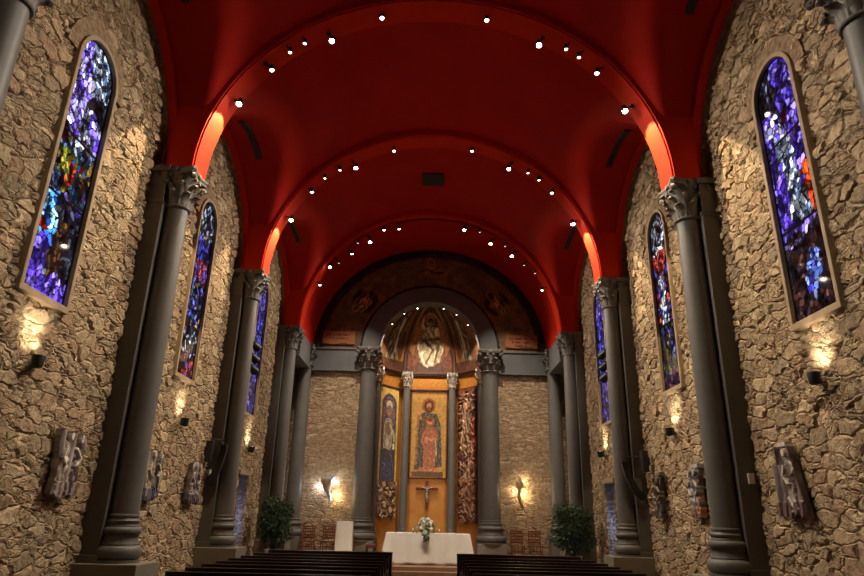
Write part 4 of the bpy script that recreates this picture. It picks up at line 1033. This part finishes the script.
def o_double(w, h, sd):
    def f(u, v):
        a = np.abs(u + w * .22 - .06 * np.sin(v * 3)) < w * .2; b = np.abs(u - w * .2 + .05 * np.sin(v * 3 + 1)) < w * .22 + .03 * np.sin(v * 8)
        return ((a & (v < h * .9)) | (b & (v < h))) & (v > .03)
    return f
cA = ((170, 158, 150), (98, 88, 88), (206, 196, 188), (140, 120, 118)); cB = ((160, 150, 134), (100, 92, 94), (186, 176, 156), (70, 66, 90)); cC = ((148, 138, 136), (92, 84, 88), (168, 158, 152), (88, 78, 92))
cD = ((124, 108, 102), (66, 54, 52), (190, 180, 166), (104, 76, 72)); cE = ((124, 118, 116), (66, 58, 58), (164, 162, 162), (150, 100, 70)); cF = ((82, 70, 54), (38, 32, 26), (122, 108, 86), (64, 52, 40))
station(-1, 9.80, 1.74, .66, 1.02, 3, o_rect, cA, 'greyish relief panel of robed figures on the left wall, nearest the camera')
station(-1, 12.86, 1.77, .72, 1.0, 5, o_rect, cB, 'pale relief panel just behind the nearest full left column', 2)
station(-1, 15.28, 1.74, .62, 1.0, 7, o_rect, cC, 'grey relief panel left of the curved loudspeaker on the left wall', 2)
station(1, 9.62, 1.68, .72, 1.08, 9, o_cone, cD, 'dark cone-shaped relief of a cloaked figure on the right wall, nearest the camera', 1)
station(1, 13.12, 1.66, .62, 1.02, 11, o_double, cE, 'grey and orange relief leaning out behind the nearest full right column', 2)
station(1, 15.26, 1.64, .62, 1.02, 13, o_double, cF, 'dark brown slender relief near the curved loudspeaker on the right wall', 2)

# ------------------------------------------------------------------ lamps
def spot(parent, loc, target, e, size, blend=.25, r=.05, col=(1, .87, .70), name='lamp_light'):
    l = bpy.data.lights.new(name, 'SPOT'); l.energy = e; l.spot_size = R(size); l.spot_blend = blend; l.shadow_soft_size = r; l.color = col
    o = bpy.data.objects.new(name, l); COL.objects.link(o); o.parent = parent; o.location = loc
    base = Vector(parent.location) if parent else Vector((0, 0, 0))
    o.rotation_euler = (Vector(target) - (base + Vector(loc))).to_track_quat('-Z', 'Y').to_euler()
    return o
def can(pos, aim, r, ln, bulb, label, outv, yoff=0., group='spotlights on the vault ribs', light=None):
    root = empty('ceiling_spotlight', pos, 0, label, 'spotlight', group)
    d = (Vector(aim) - Vector(pos)).normalized(); Q = d.to_track_quat('Z', 'Y').to_matrix()
    MB().lathe([(.3 * r, -ln - .02), (.85 * r, -ln), (r, -ln * .8), (r, .015), (r * .9, .02), (r * .86, -.005)], 18, M=Q).build('housing', M['black'], root, True)
    MB().lathe([(.001, -.012), (r * .85, -.008), (r * .7, .012), (.001, .02)], 16, M=Q, cap=False).build('bulb', M[bulb], root, True)
    back = d * -ln * .55
    ov = Vector(outv)
    MB().tube([back, back + ov * .16], .018, 6).lathe([(.05, 0), (.05, .03)], 10, back + ov * .16, M=ov.to_track_quat('Z', 'Y').to_matrix()).build('bracket', M['black'], root)
    if light: spot(root, d * .03, aim, *light)
    return root
# big / medium / small positions measured: (angle, radius, kind)
TA = [(154.5, 4.42, 'b', 0), (140.8, 4.6, 'm', -.12), (133.5, 4.66, 's', -.14), (128.7, 4.66, 's', -.14), (122.2, 4.22, 'b', 0), (105.9, 4.36, 'm', -.04), (75.5, 4.34, 'm', -.04), (58.8, 4.22, 'b', 0), (51.9, 4.62, 's', -.14), (47.4, 4.64, 's', -.14), (40.5, 4.5, 'm', -.12), (26.4, 4.38, 'b', 0)]
TB = [(156.2, 4.5, 'm', -.05), (146.3, 4.58, 'b', -.05), (142.1, 4.42, 's', -.05), (134.3, 4.3, 'm', -.05), (128.5, 4.55, 's', -.1), (123.3, 4.28, 'b', 0), (114.3, 4.5, 'm', -.05), (107.1, 4.34, 'm', -.05), (73.9, 4.3, 'b', 0), (66.3, 4.5, 's', -.1), (58.5, 4.24, 'b', 0), (52.2, 4.5, 's', -.1), (46.4, 4.36, 'b', -.05), (39.0, 4.44, 's', -.05), (32.8, 4.6, 's', -.1), (23.9, 4.5, 'm', -.05)]
WALLZ = 4.6
def lamp_row(ri, table, ribname):
    y0 = RIBS[ri]; n = len(table)
    ap = ['left foot', 'left haunch', 'left haunch', 'left haunch', 'left shoulder', 'crown, left', 'crown, right', 'right shoulder', 'right haunch', 'right haunch', 'right haunch', 'right foot']
    for i, (ang, rad, kd, dy) in enumerate(table):
        # rad measured with the lamp on the far face of the rib; scaled to its real depth
        sc_ = 1.0
        y = y0 + dy; f = y / (y0 + .5) if dy < .3 else 1.0
        x = rad_raw[ri][i][0] * (y / (y0 + .5)); z = 1.6 + (rad_raw[ri][i][1] - 1.6) * (y / (y0 + .5))
        out = Vector((x, 0, z - Z0)).normalized()
        sx = 1 if x > 0 else -1
        nth = ['first', 'second', 'third', 'fourth', 'fifth', 'sixth', 'seventh', 'eighth', 'ninth', 'tenth', 'eleventh', 'twelfth', 'thirteenth', 'fourteenth', 'fifteenth', 'sixteenth'][i]
        lb = '%s black spotlight from the left on the %s red rib' % (nth, ribname)
        light = None
        if kd == 'b':
            foot = abs(ang - 90) > 60
            if foot: aim = (x + sx * 1.7, y, z - 4.0); light = (LP['foot'], 78, .08, .03, (1, .76, .46))
            else: aim = (-sx * (XW - .3), y0 - 3.0, WALLZ + .5); light = (LP['wall'], 74, .75, .06)
            if ri == 4 and kd == 'b' and not foot:
                light = None
                if i in (5, 10): aim = (sx * 3.8, YE, 2.6); light = (LP['end'], 62, .8, .06)
                if i == 1 or i == 12: aim = (-sx * (XW - .3), y0 - 3.0, WALLZ + .5); light = (LP['wall'], 74, .75, .06)
            can((x, y, z), (x, y - 1.0, z - 2), .066, .17, 'bulb', lb, out, light=None)
            rt = bpy.context.scene.objects[-1] if False else None
        elif kd == 'm':
            if ri == 3 and i in (5, 6): aim = (.1, 21, .9); light = (LP['altar'], 38, .7, .06)
            if ri == 3 and i in (1, 10): aim = (sx * 2.6, YE, 3.2); light = (LP['front'], 44, .8, .06)
            can((x, y, z), (x * .9, y - .5, z - 2), .055, .14, 'bulb_dim', lb, out)
        else: can((x, y, z), (x * 1.05, y - .1, z - 2), .045, .12, 'bulb_dim' if ri < 4 else 'bulb_off', lb, out)
        if light:
            rt = empty_last[0]; spot(rt, (Vector(aim) - Vector((x, y, z))).normalized() * .1 + (Vector((-sx * .16, 0, 0)) if light[0] == LP['foot'] else Vector()), aim, *light)
empty_last = [None]
_empty = empty
def empty(*a, **k):
    o = _empty(*a, **k); empty_last[0] = o; return o
rad_raw = {3 - 1: None}
raw1 = [(-4.29, 9.99), (-3.67, 10.91), (-3.31, 11.41), (-3.0, 11.67), (-2.39, 11.75), (-1.28, 12.44), (1.15, 12.45), (2.34, 11.77), (2.95, 11.68), (3.23, 11.46), (3.61, 11.03), (4.16, 10.04)]
raw2 = [(-4.24, 9.85), (-3.7, 10.81), (-3.34, 11.3), (-2.9, 11.6), (-2.41, 11.68), (-1.26, 12.32), (1.18, 12.38), (2.32, 11.77), (2.91, 11.65), (3.24, 11.41), (3.62, 10.97), (4.21, 9.94)]
raw3 = [(-4.24, 9.79), (-3.91, 10.53), (-3.58, 10.71), (-3.1, 11.1), (-2.9, 11.57), (-2.43, 11.62), (-1.91, 12.15), (-1.32, 12.21), (1.24, 12.23), (1.86, 12.16), (2.29, 11.66), (2.84, 11.58), (3.1, 11.17), (3.56, 10.8), (3.97, 10.48), (4.22, 9.79)]
rad_raw = {2: raw1, 3: raw2, 4: raw3}
LP = dict(foot=800, wall=2350, altar=2600, end=1500, front=1500)
lamp_row(2, TA, 'nearest'); lamp_row(3, TA, 'middle'); lamp_row(4, TB, 'farthest')
# lamps on the rib over the camera, outside the frame: part of the same row
for ang, sx in ((126, -1), (54, 1)):
    x, z = 4.2 * math.cos(R(ang)), Z0 + 4.0 * math.sin(R(ang)); y = RY[1]
    can((x, y, z), (-sx * XW, y + 2.6, WALLZ), .062, .15, 'bulb', 'black spotlight on the rib above the camera, %s side' % ('left' if sx < 0 else 'right'), Vector((x, 0, z - Z0)).normalized(), light=None)
    spot(empty_last[0], (0, 0, -.1), (-sx * XW, y - .9, 4.8), 1000, 62, .8, .06)
# small lamps in the apse arch
for i, (x, z, b) in enumerate([(-.58, 9.9, 'bulb'), (-1.17, 9.66, 'bulb_dim'), (-1.70, 9.19, 'bulb_dim'), (.56, 9.89, 'bulb_dim'), (1.13, 9.64, 'bulb_dim'), (1.63, 9.19, 'bulb_dim')]):
    f = (25.5) / 25.4; out = Vector((x, 0, z - Z0)).normalized(); 
    r_ = math.hypot(x, z - Z0); x, z = x * 1.98 / r_, Z0 + (z - Z0) * 1.98 / r_
    can((x, 25.3, z), (x * .9, 25.0, z - 2), .035, .07, b, '%s tiny spotlight from the left under the grey apse arch' % ['third', 'second', 'first', 'fourth', 'fifth', 'sixth'][i], out, group='tiny spotlights under the apse arch')
    if i in (0, 2, 3, 5):
        spot(empty_last[0], (0, .03, -.05), (x * .75, 27.1, 6.6) if i in (0, 3) else (2.1 if x > 0 else -2.05, 26.1, 6.7), 850 if i in (0, 3) else 600, 64, .7, .03)

# uplight sconces
def sconce(s, y, z, label):
    root = empty('wall_sconce', (s * XW, y, z), 0, label, 'wall lamp', 'black uplight sconces on the stone walls')
    MB().box((-s * .03, .16, .02), (.07, .12, .16)).tube([(-s * .05, .16, .0), (-s * .1, .08, -.02), (-s * .12, 0, .0)], .022, 8).build('wall_bracket', M['black'], root)
    MB().lathe([(.03, -.1), (.07, -.08), (.085, .06), (.08, .075), (.07, .06)], 18, (-s * .14, 0, 0)).build('housing', M['black'], root, True)
    MB().lathe([(.001, .05), (.068, .05), (.05, .075), (.001, .085)], 16, (-s * .14, 0, 0), cap=False).build('bulb', M['bulb_sconce'], root, True)
    l = bpy.data.lights.new('lamp_light', 'SPOT'); l.energy = 60; l.spot_size = R(84); l.spot_blend = .9; l.shadow_soft_size = .03; l.color = (1, .84, .6)
    o = bpy.data.objects.new('lamp_light', l); COL.objects.link(o); o.parent = root; o.location = (-s * .26, 0, .1)
    o.rotation_euler = Vector((s * .95, 0, 1)).to_track_quat('-Z', 'Y').to_euler()
M['bulb_sconce'] = emit('sconce_bulb', (1, .85, .6), 8)
for s, y, z, w in ((-1, 8.42, 3.46, 'nearest on the left wall, below the largest window'), (-1, 13.98, 3.42, 'second along the left wall, past the nearest full column'), (-1, 19.6, 3.38, 'farthest along the left wall, above the blue doorway'),
                (1, 8.52, 3.5, 'nearest on the right wall, below the largest window'), (1, 14.04, 3.46, 'second along the right wall, above the dark relief'), (1, 19.85, 3.5, 'farthest along the right wall, above the blue doorway')):
    sconce(s, y, z, 'black uplight sconce glowing on stone, ' + w)

# ------------------------------------------------------------------ statues on the end wall
sL = empty('wall_statue', (-3.72, YE - .12, 1.95), 0, 'painted carved statue on the left part of the end wall, backlit white and yellow', 'statue')
skin_figure('figure', [(0, -.02, .62, (.16, .12)), (0, -.02, .85, (.14, .1)), (0, -.02, 1.0, .07), (0, -.03, 1.12, .075), (-.16, -.04, .93, .06), (-.24, -.06, .8, .05), (-.12, -.14, .74, .045), (.16, -.04, .93, .06), (.27, -.06, 1.02, .05), (.33, -.06, 1.12, .04),
    (.04, -.02, .4, (.11, .09)), (.13, -.02, .2, (.08, .07)), (.1, -.05, .04, .05), (.2, -.06, .0, .04)],
    [(0, 1), (1, 2), (2, 3), (1, 4), (4, 5), (5, 6), (1, 7), (7, 8), (8, 9), (0, 10), (10, 11), (11, 12), (12, 13)], M['carved_blue'], sL)
mb = MB(); mb.lathe([(.01, -.3), (.12, -.16), (.19, .02), (.2, .14), (.1, .2), (.01, .2)], 20, (-.05, -.09, .72), M=Matrix.Diagonal((1, .45, 1))); mb.build('shield', M['carved'], sL, True)
MB().box((0, .07, .6), (.06, .12, .06)).build('wall_mount', M['black'], sL)
sR = empty('wall_statue', (3.5, YE - .12, 1.95), 0, 'slender carved statue on the right part of the end wall, backlit yellow', 'statue')
skin_figure('figure', [(-.02, -.02, .62, (.12, .1)), (.0, -.02, .86, (.12, .09)), (.02, -.02, 1.0, .06), (.03, -.03, 1.13, .075), (-.1, -.03, .9, .05), (-.12, -.05, .72, .045), (-.02, -.13, .68, .04), (.12, -.03, .9, .05), (.13, -.06, .74, .045), (.04, -.14, .74, .04),
    (-.03, -.02, .4, (.1, .08)), (.04, -.02, .2, (.08, .07)), (.12, -.03, .04, .05), (.12, -.1, .0, .04)],
    [(0, 1), (1, 2), (2, 3), (1, 4), (4, 5), (5, 6), (1, 7), (7, 8), (8, 9), (0, 10), (10, 11), (11, 12), (12, 13)], M['carved'], sR)
MB().box((0, .07, .6), (.06, .12, .06)).build('wall_mount', M['black'], sR)
def point(parent, loc, e, col, r=.03):
    l = bpy.data.lights.new('back_light', 'POINT'); l.energy = e; l.color = col; l.shadow_soft_size = r
    o = bpy.data.objects.new('back_light', l); COL.objects.link(o); o.parent = parent; o.location = loc
point(sL, (-.27, -.02, .62), 15, (.78, .86, 1)); point(sL, (.36, -.02, .3), 19, (1, .78, .42)); point(sL, (.26, .0, .8), 8, (.8, .88, 1))
point(sR, (.2, -.02, .5), 18, (1, .8, .45)); point(sR, (-.2, .0, .6), 8, (1, .8, .5)); point(sR, (.14, .0, .95), 10, (1, .82, .5))

# ------------------------------------------------------------------ loudspeakers and small fittings
for s, sd in ((-1, 'left'), (1, 'right')):
    root = empty('curved_loudspeaker', (s * 5.0, 16.1, 2.1), 0, 'long curved black loudspeaker hanging on the second full column of the %s wall' % sd, 'loudspeaker')
    if s < 0: pts = [(-5.02, 3.16), (-5.03, 2.98), (-5.09, 2.68), (-5.2, 2.4), (-5.32, 2.2)]
    else: pts = [(4.86, 2.98), (4.9, 2.76), (4.99, 2.5), (5.12, 2.28), (5.28, 2.12)]
    pp = []
    for i in range(17):
        t = i / 16 * (len(pts) - 1); j = min(int(t), len(pts) - 2); f = t - j
        p0, p1, p2, p3 = [np.array(pts[max(0, min(len(pts) - 1, q))]) for q in (j - 1, j, j + 1, j + 2)]
        c = .5 * ((2 * p1) + (-p0 + p2) * f + (2 * p0 - 5 * p1 + 4 * p2 - p3) * f * f + (-p0 + 3 * p1 - 3 * p2 + p3) * f ** 3)
        pp.append(Vector((c[0] - s * 5.0, 0, c[1] - 2.1)))
    m_ = MB(); V = []; F = []
    for i, p in enumerate(pp):
        t = (pp[min(i + 1, 16)] - pp[max(i - 1, 0)]).normalized(); a = Vector((t.z, 0, -t.x))
        for (q, w) in ((-.075, -.07), (.075, -.07), (.075, .07), (-.075, .07)): V.append(p + a * q + Vector((0, w, 0)))
    for i in range(16):
        for k in range(4): F.append((i * 4 + k, i * 4 + (k + 1) % 4, i * 4 + 4 + (k + 1) % 4, i * 4 + 4 + k))
    F += [(3, 2, 1, 0), (64, 65, 66, 67)]; m_.add(V, F); m_.build('cabinet', M['speaker'], root, bevel=.008)
    g = MB()
    g.strip([p + Vector((-.055, -.076, 0)) for p in pp[1:-1]], [p + Vector((.055, -.076, 0)) for p in pp[1:-1]]); g.build('grille', M['vent'], root)
    tp = pp[0]; MB().tube([(tp.x, 0, tp.z - .02), (tp.x, 0, tp.z + .1), (s * .3, -.15, tp.z + .12)], .014, 6).build('bracket', M['black'], root)
    r2 = empty('wall_loudspeaker', (s * (XW - .06), 15.86, 2.72), 0, 'small black box loudspeaker on the %s wall beside the curved loudspeaker' % sd, 'loudspeaker')
    MB().box((-s * .07, 0, .25), (.15, .2, .5)).build('cabinet', M['speaker'], r2, bevel=.01)
    MB().box((-s * .07, -.105, .25), (.12, .01, .44)).build('grille', M['vent'], r2)
    MB().box((s * .02, 0, .25), (.06, .08, .2)).build('bracket', M['black'], r2)
    # stack of three spotlights between second column and third window
    r3 = empty('spotlight_stack', (s * 5.05, 17.9, 5.35), 0, 'stack of three black spotlights aimed at the altar, beside the farthest %s window' % sd, 'spotlight')
    MB().tube([(0, 0, .0), (0, 0, .95)], .02, 6).tube([(0, 0, .2), (s * .36, 0, .2)], .018, 6).tube([(0, 0, .75), (s * .36, 0, .75)], .018, 6).build('bracket', M['black'], r3)
    for zz, on in ((.1, 1), (.42, 1), (.78, 0)):
        d = Vector((-s * .35, 1, -.35)).normalized(); Q = d.to_track_quat('Z', 'Y').to_matrix()
        hd = MB().lathe([(.05, -.2), (.09, -.18), (.1, -.05), (.12, .05), (.125, .1), (.11, .09)], 18, (0, 0, zz), M=Q).build('housing', M['black'], r3, True)
        b = MB().lathe([(.001, .05), (.1, .06), (.001, .075)], 16, (0, 0, zz), M=Q, cap=False).build('bulb', M['bulb_sconce' if on else 'bulb_off'], hd)
    spot(r3, (-s * .05, .2, .3), (-s * 1.0, 24.6, 2.4), 160, 50, .5, .08)
o = MB().box((-5.36, 16.27, 2.5), (.06, .1, .14)).build('wall_switch', M['white_plastic'], bevel=.006); tag(o, 'tiny white box on the second full left column below the loudspeaker', 'wall box')
o = MB().box((5.36, 10.84, 2.3), (.1, .05, .17)).build('wall_switch', M['white_plastic'], bevel=.006); tag(o, 'tiny white box on the nearest full right column pilaster', 'wall box')
o = MB().box((0, 0, 0), (.76, .8, .03)).build('ceiling_vent', M['vent'], bevel=.005); o.location = (-.02, 19.42, 12.61); tag(o, 'square dark vent in the middle of the red vault', 'vent')
VN = {1: 'nearest', 2: 'middle', 3: 'farthest'}
for k in (1, 2, 3):
    for sx in (-1, 1):
        V = []; n = 16
        for i in range(n + 1):
            dy = -.85 + 1.7 * i / n
            for xx, dz in ((4.6, 0), (4.75, 0), (4.75, .03), (4.6, .03)): V.append((sx * xx, dy, math.sqrt(2.78 ** 2 - dy * dy) - 2.78 + dz))
        F = [(i * 4 + q, i * 4 + (q + 1) % 4, i * 4 + 4 + (q + 1) % 4, i * 4 + 4 + q) for i in range(n) for q in range(4)] + [(0, 1, 2, 3), (n * 4 + 3, n * 4 + 2, n * 4 + 1, n * 4)]
        o = MB().add(V, F).build('slot_vent', M['vent']); o.location = (sx * .0, MIDS[k], Z0 + 2.78 - .10)
        tag(o, 'narrow dark slot vent in the red vault above the %s window of the %s wall' % (VN[k], 'left' if sx < 0 else 'right'), 'vent', 'slot vents above the windows')

# ------------------------------------------------------------------ world, camera, view
w = bpy.data.worlds.new('world'); sc.world = w; w.use_nodes = True
w.node_tree.nodes['Background'].inputs['Color'].default_value = (.02, .03, .06, 1); w.node_tree.nodes['Background'].inputs['Strength'].default_value = .3
cam = bpy.data.cameras.new('camera'); co = bpy.data.objects.new('camera', cam); COL.objects.link(co)
cam.sensor_width = 36; cam.sensor_fit = 'HORIZONTAL'; cam.lens = 632.51 / 864 * 36; cam.clip_start = .05
pit, roll, yaw = .3464, .0232, .0005
fw = Vector((math.sin(yaw) * math.cos(pit), math.cos(yaw) * math.cos(pit), math.sin(pit))); rt = Vector((math.cos(yaw), -math.sin(yaw), 0)); up = rt.cross(fw)
r2 = rt * math.cos(roll) + up * math.sin(roll); u2 = -rt * math.sin(roll) + up * math.cos(roll)
mw = Matrix((r2, u2, -fw)).transposed().to_4x4(); mw.translation = Vector((.017, 0, 1.6)); co.matrix_world = mw
sc.camera = co
vs = sc.view_settings; vs.view_transform = 'Standard'; vs.look = 'None'; vs.gamma = 1; vs.use_curve_mapping = False; vs.exposure = 0
sc.cycles.use_denoising = True; sc.cycles.max_bounces = 6; sc.cycles.diffuse_bounces = 4; sc.cycles.sample_clamp_indirect = 6
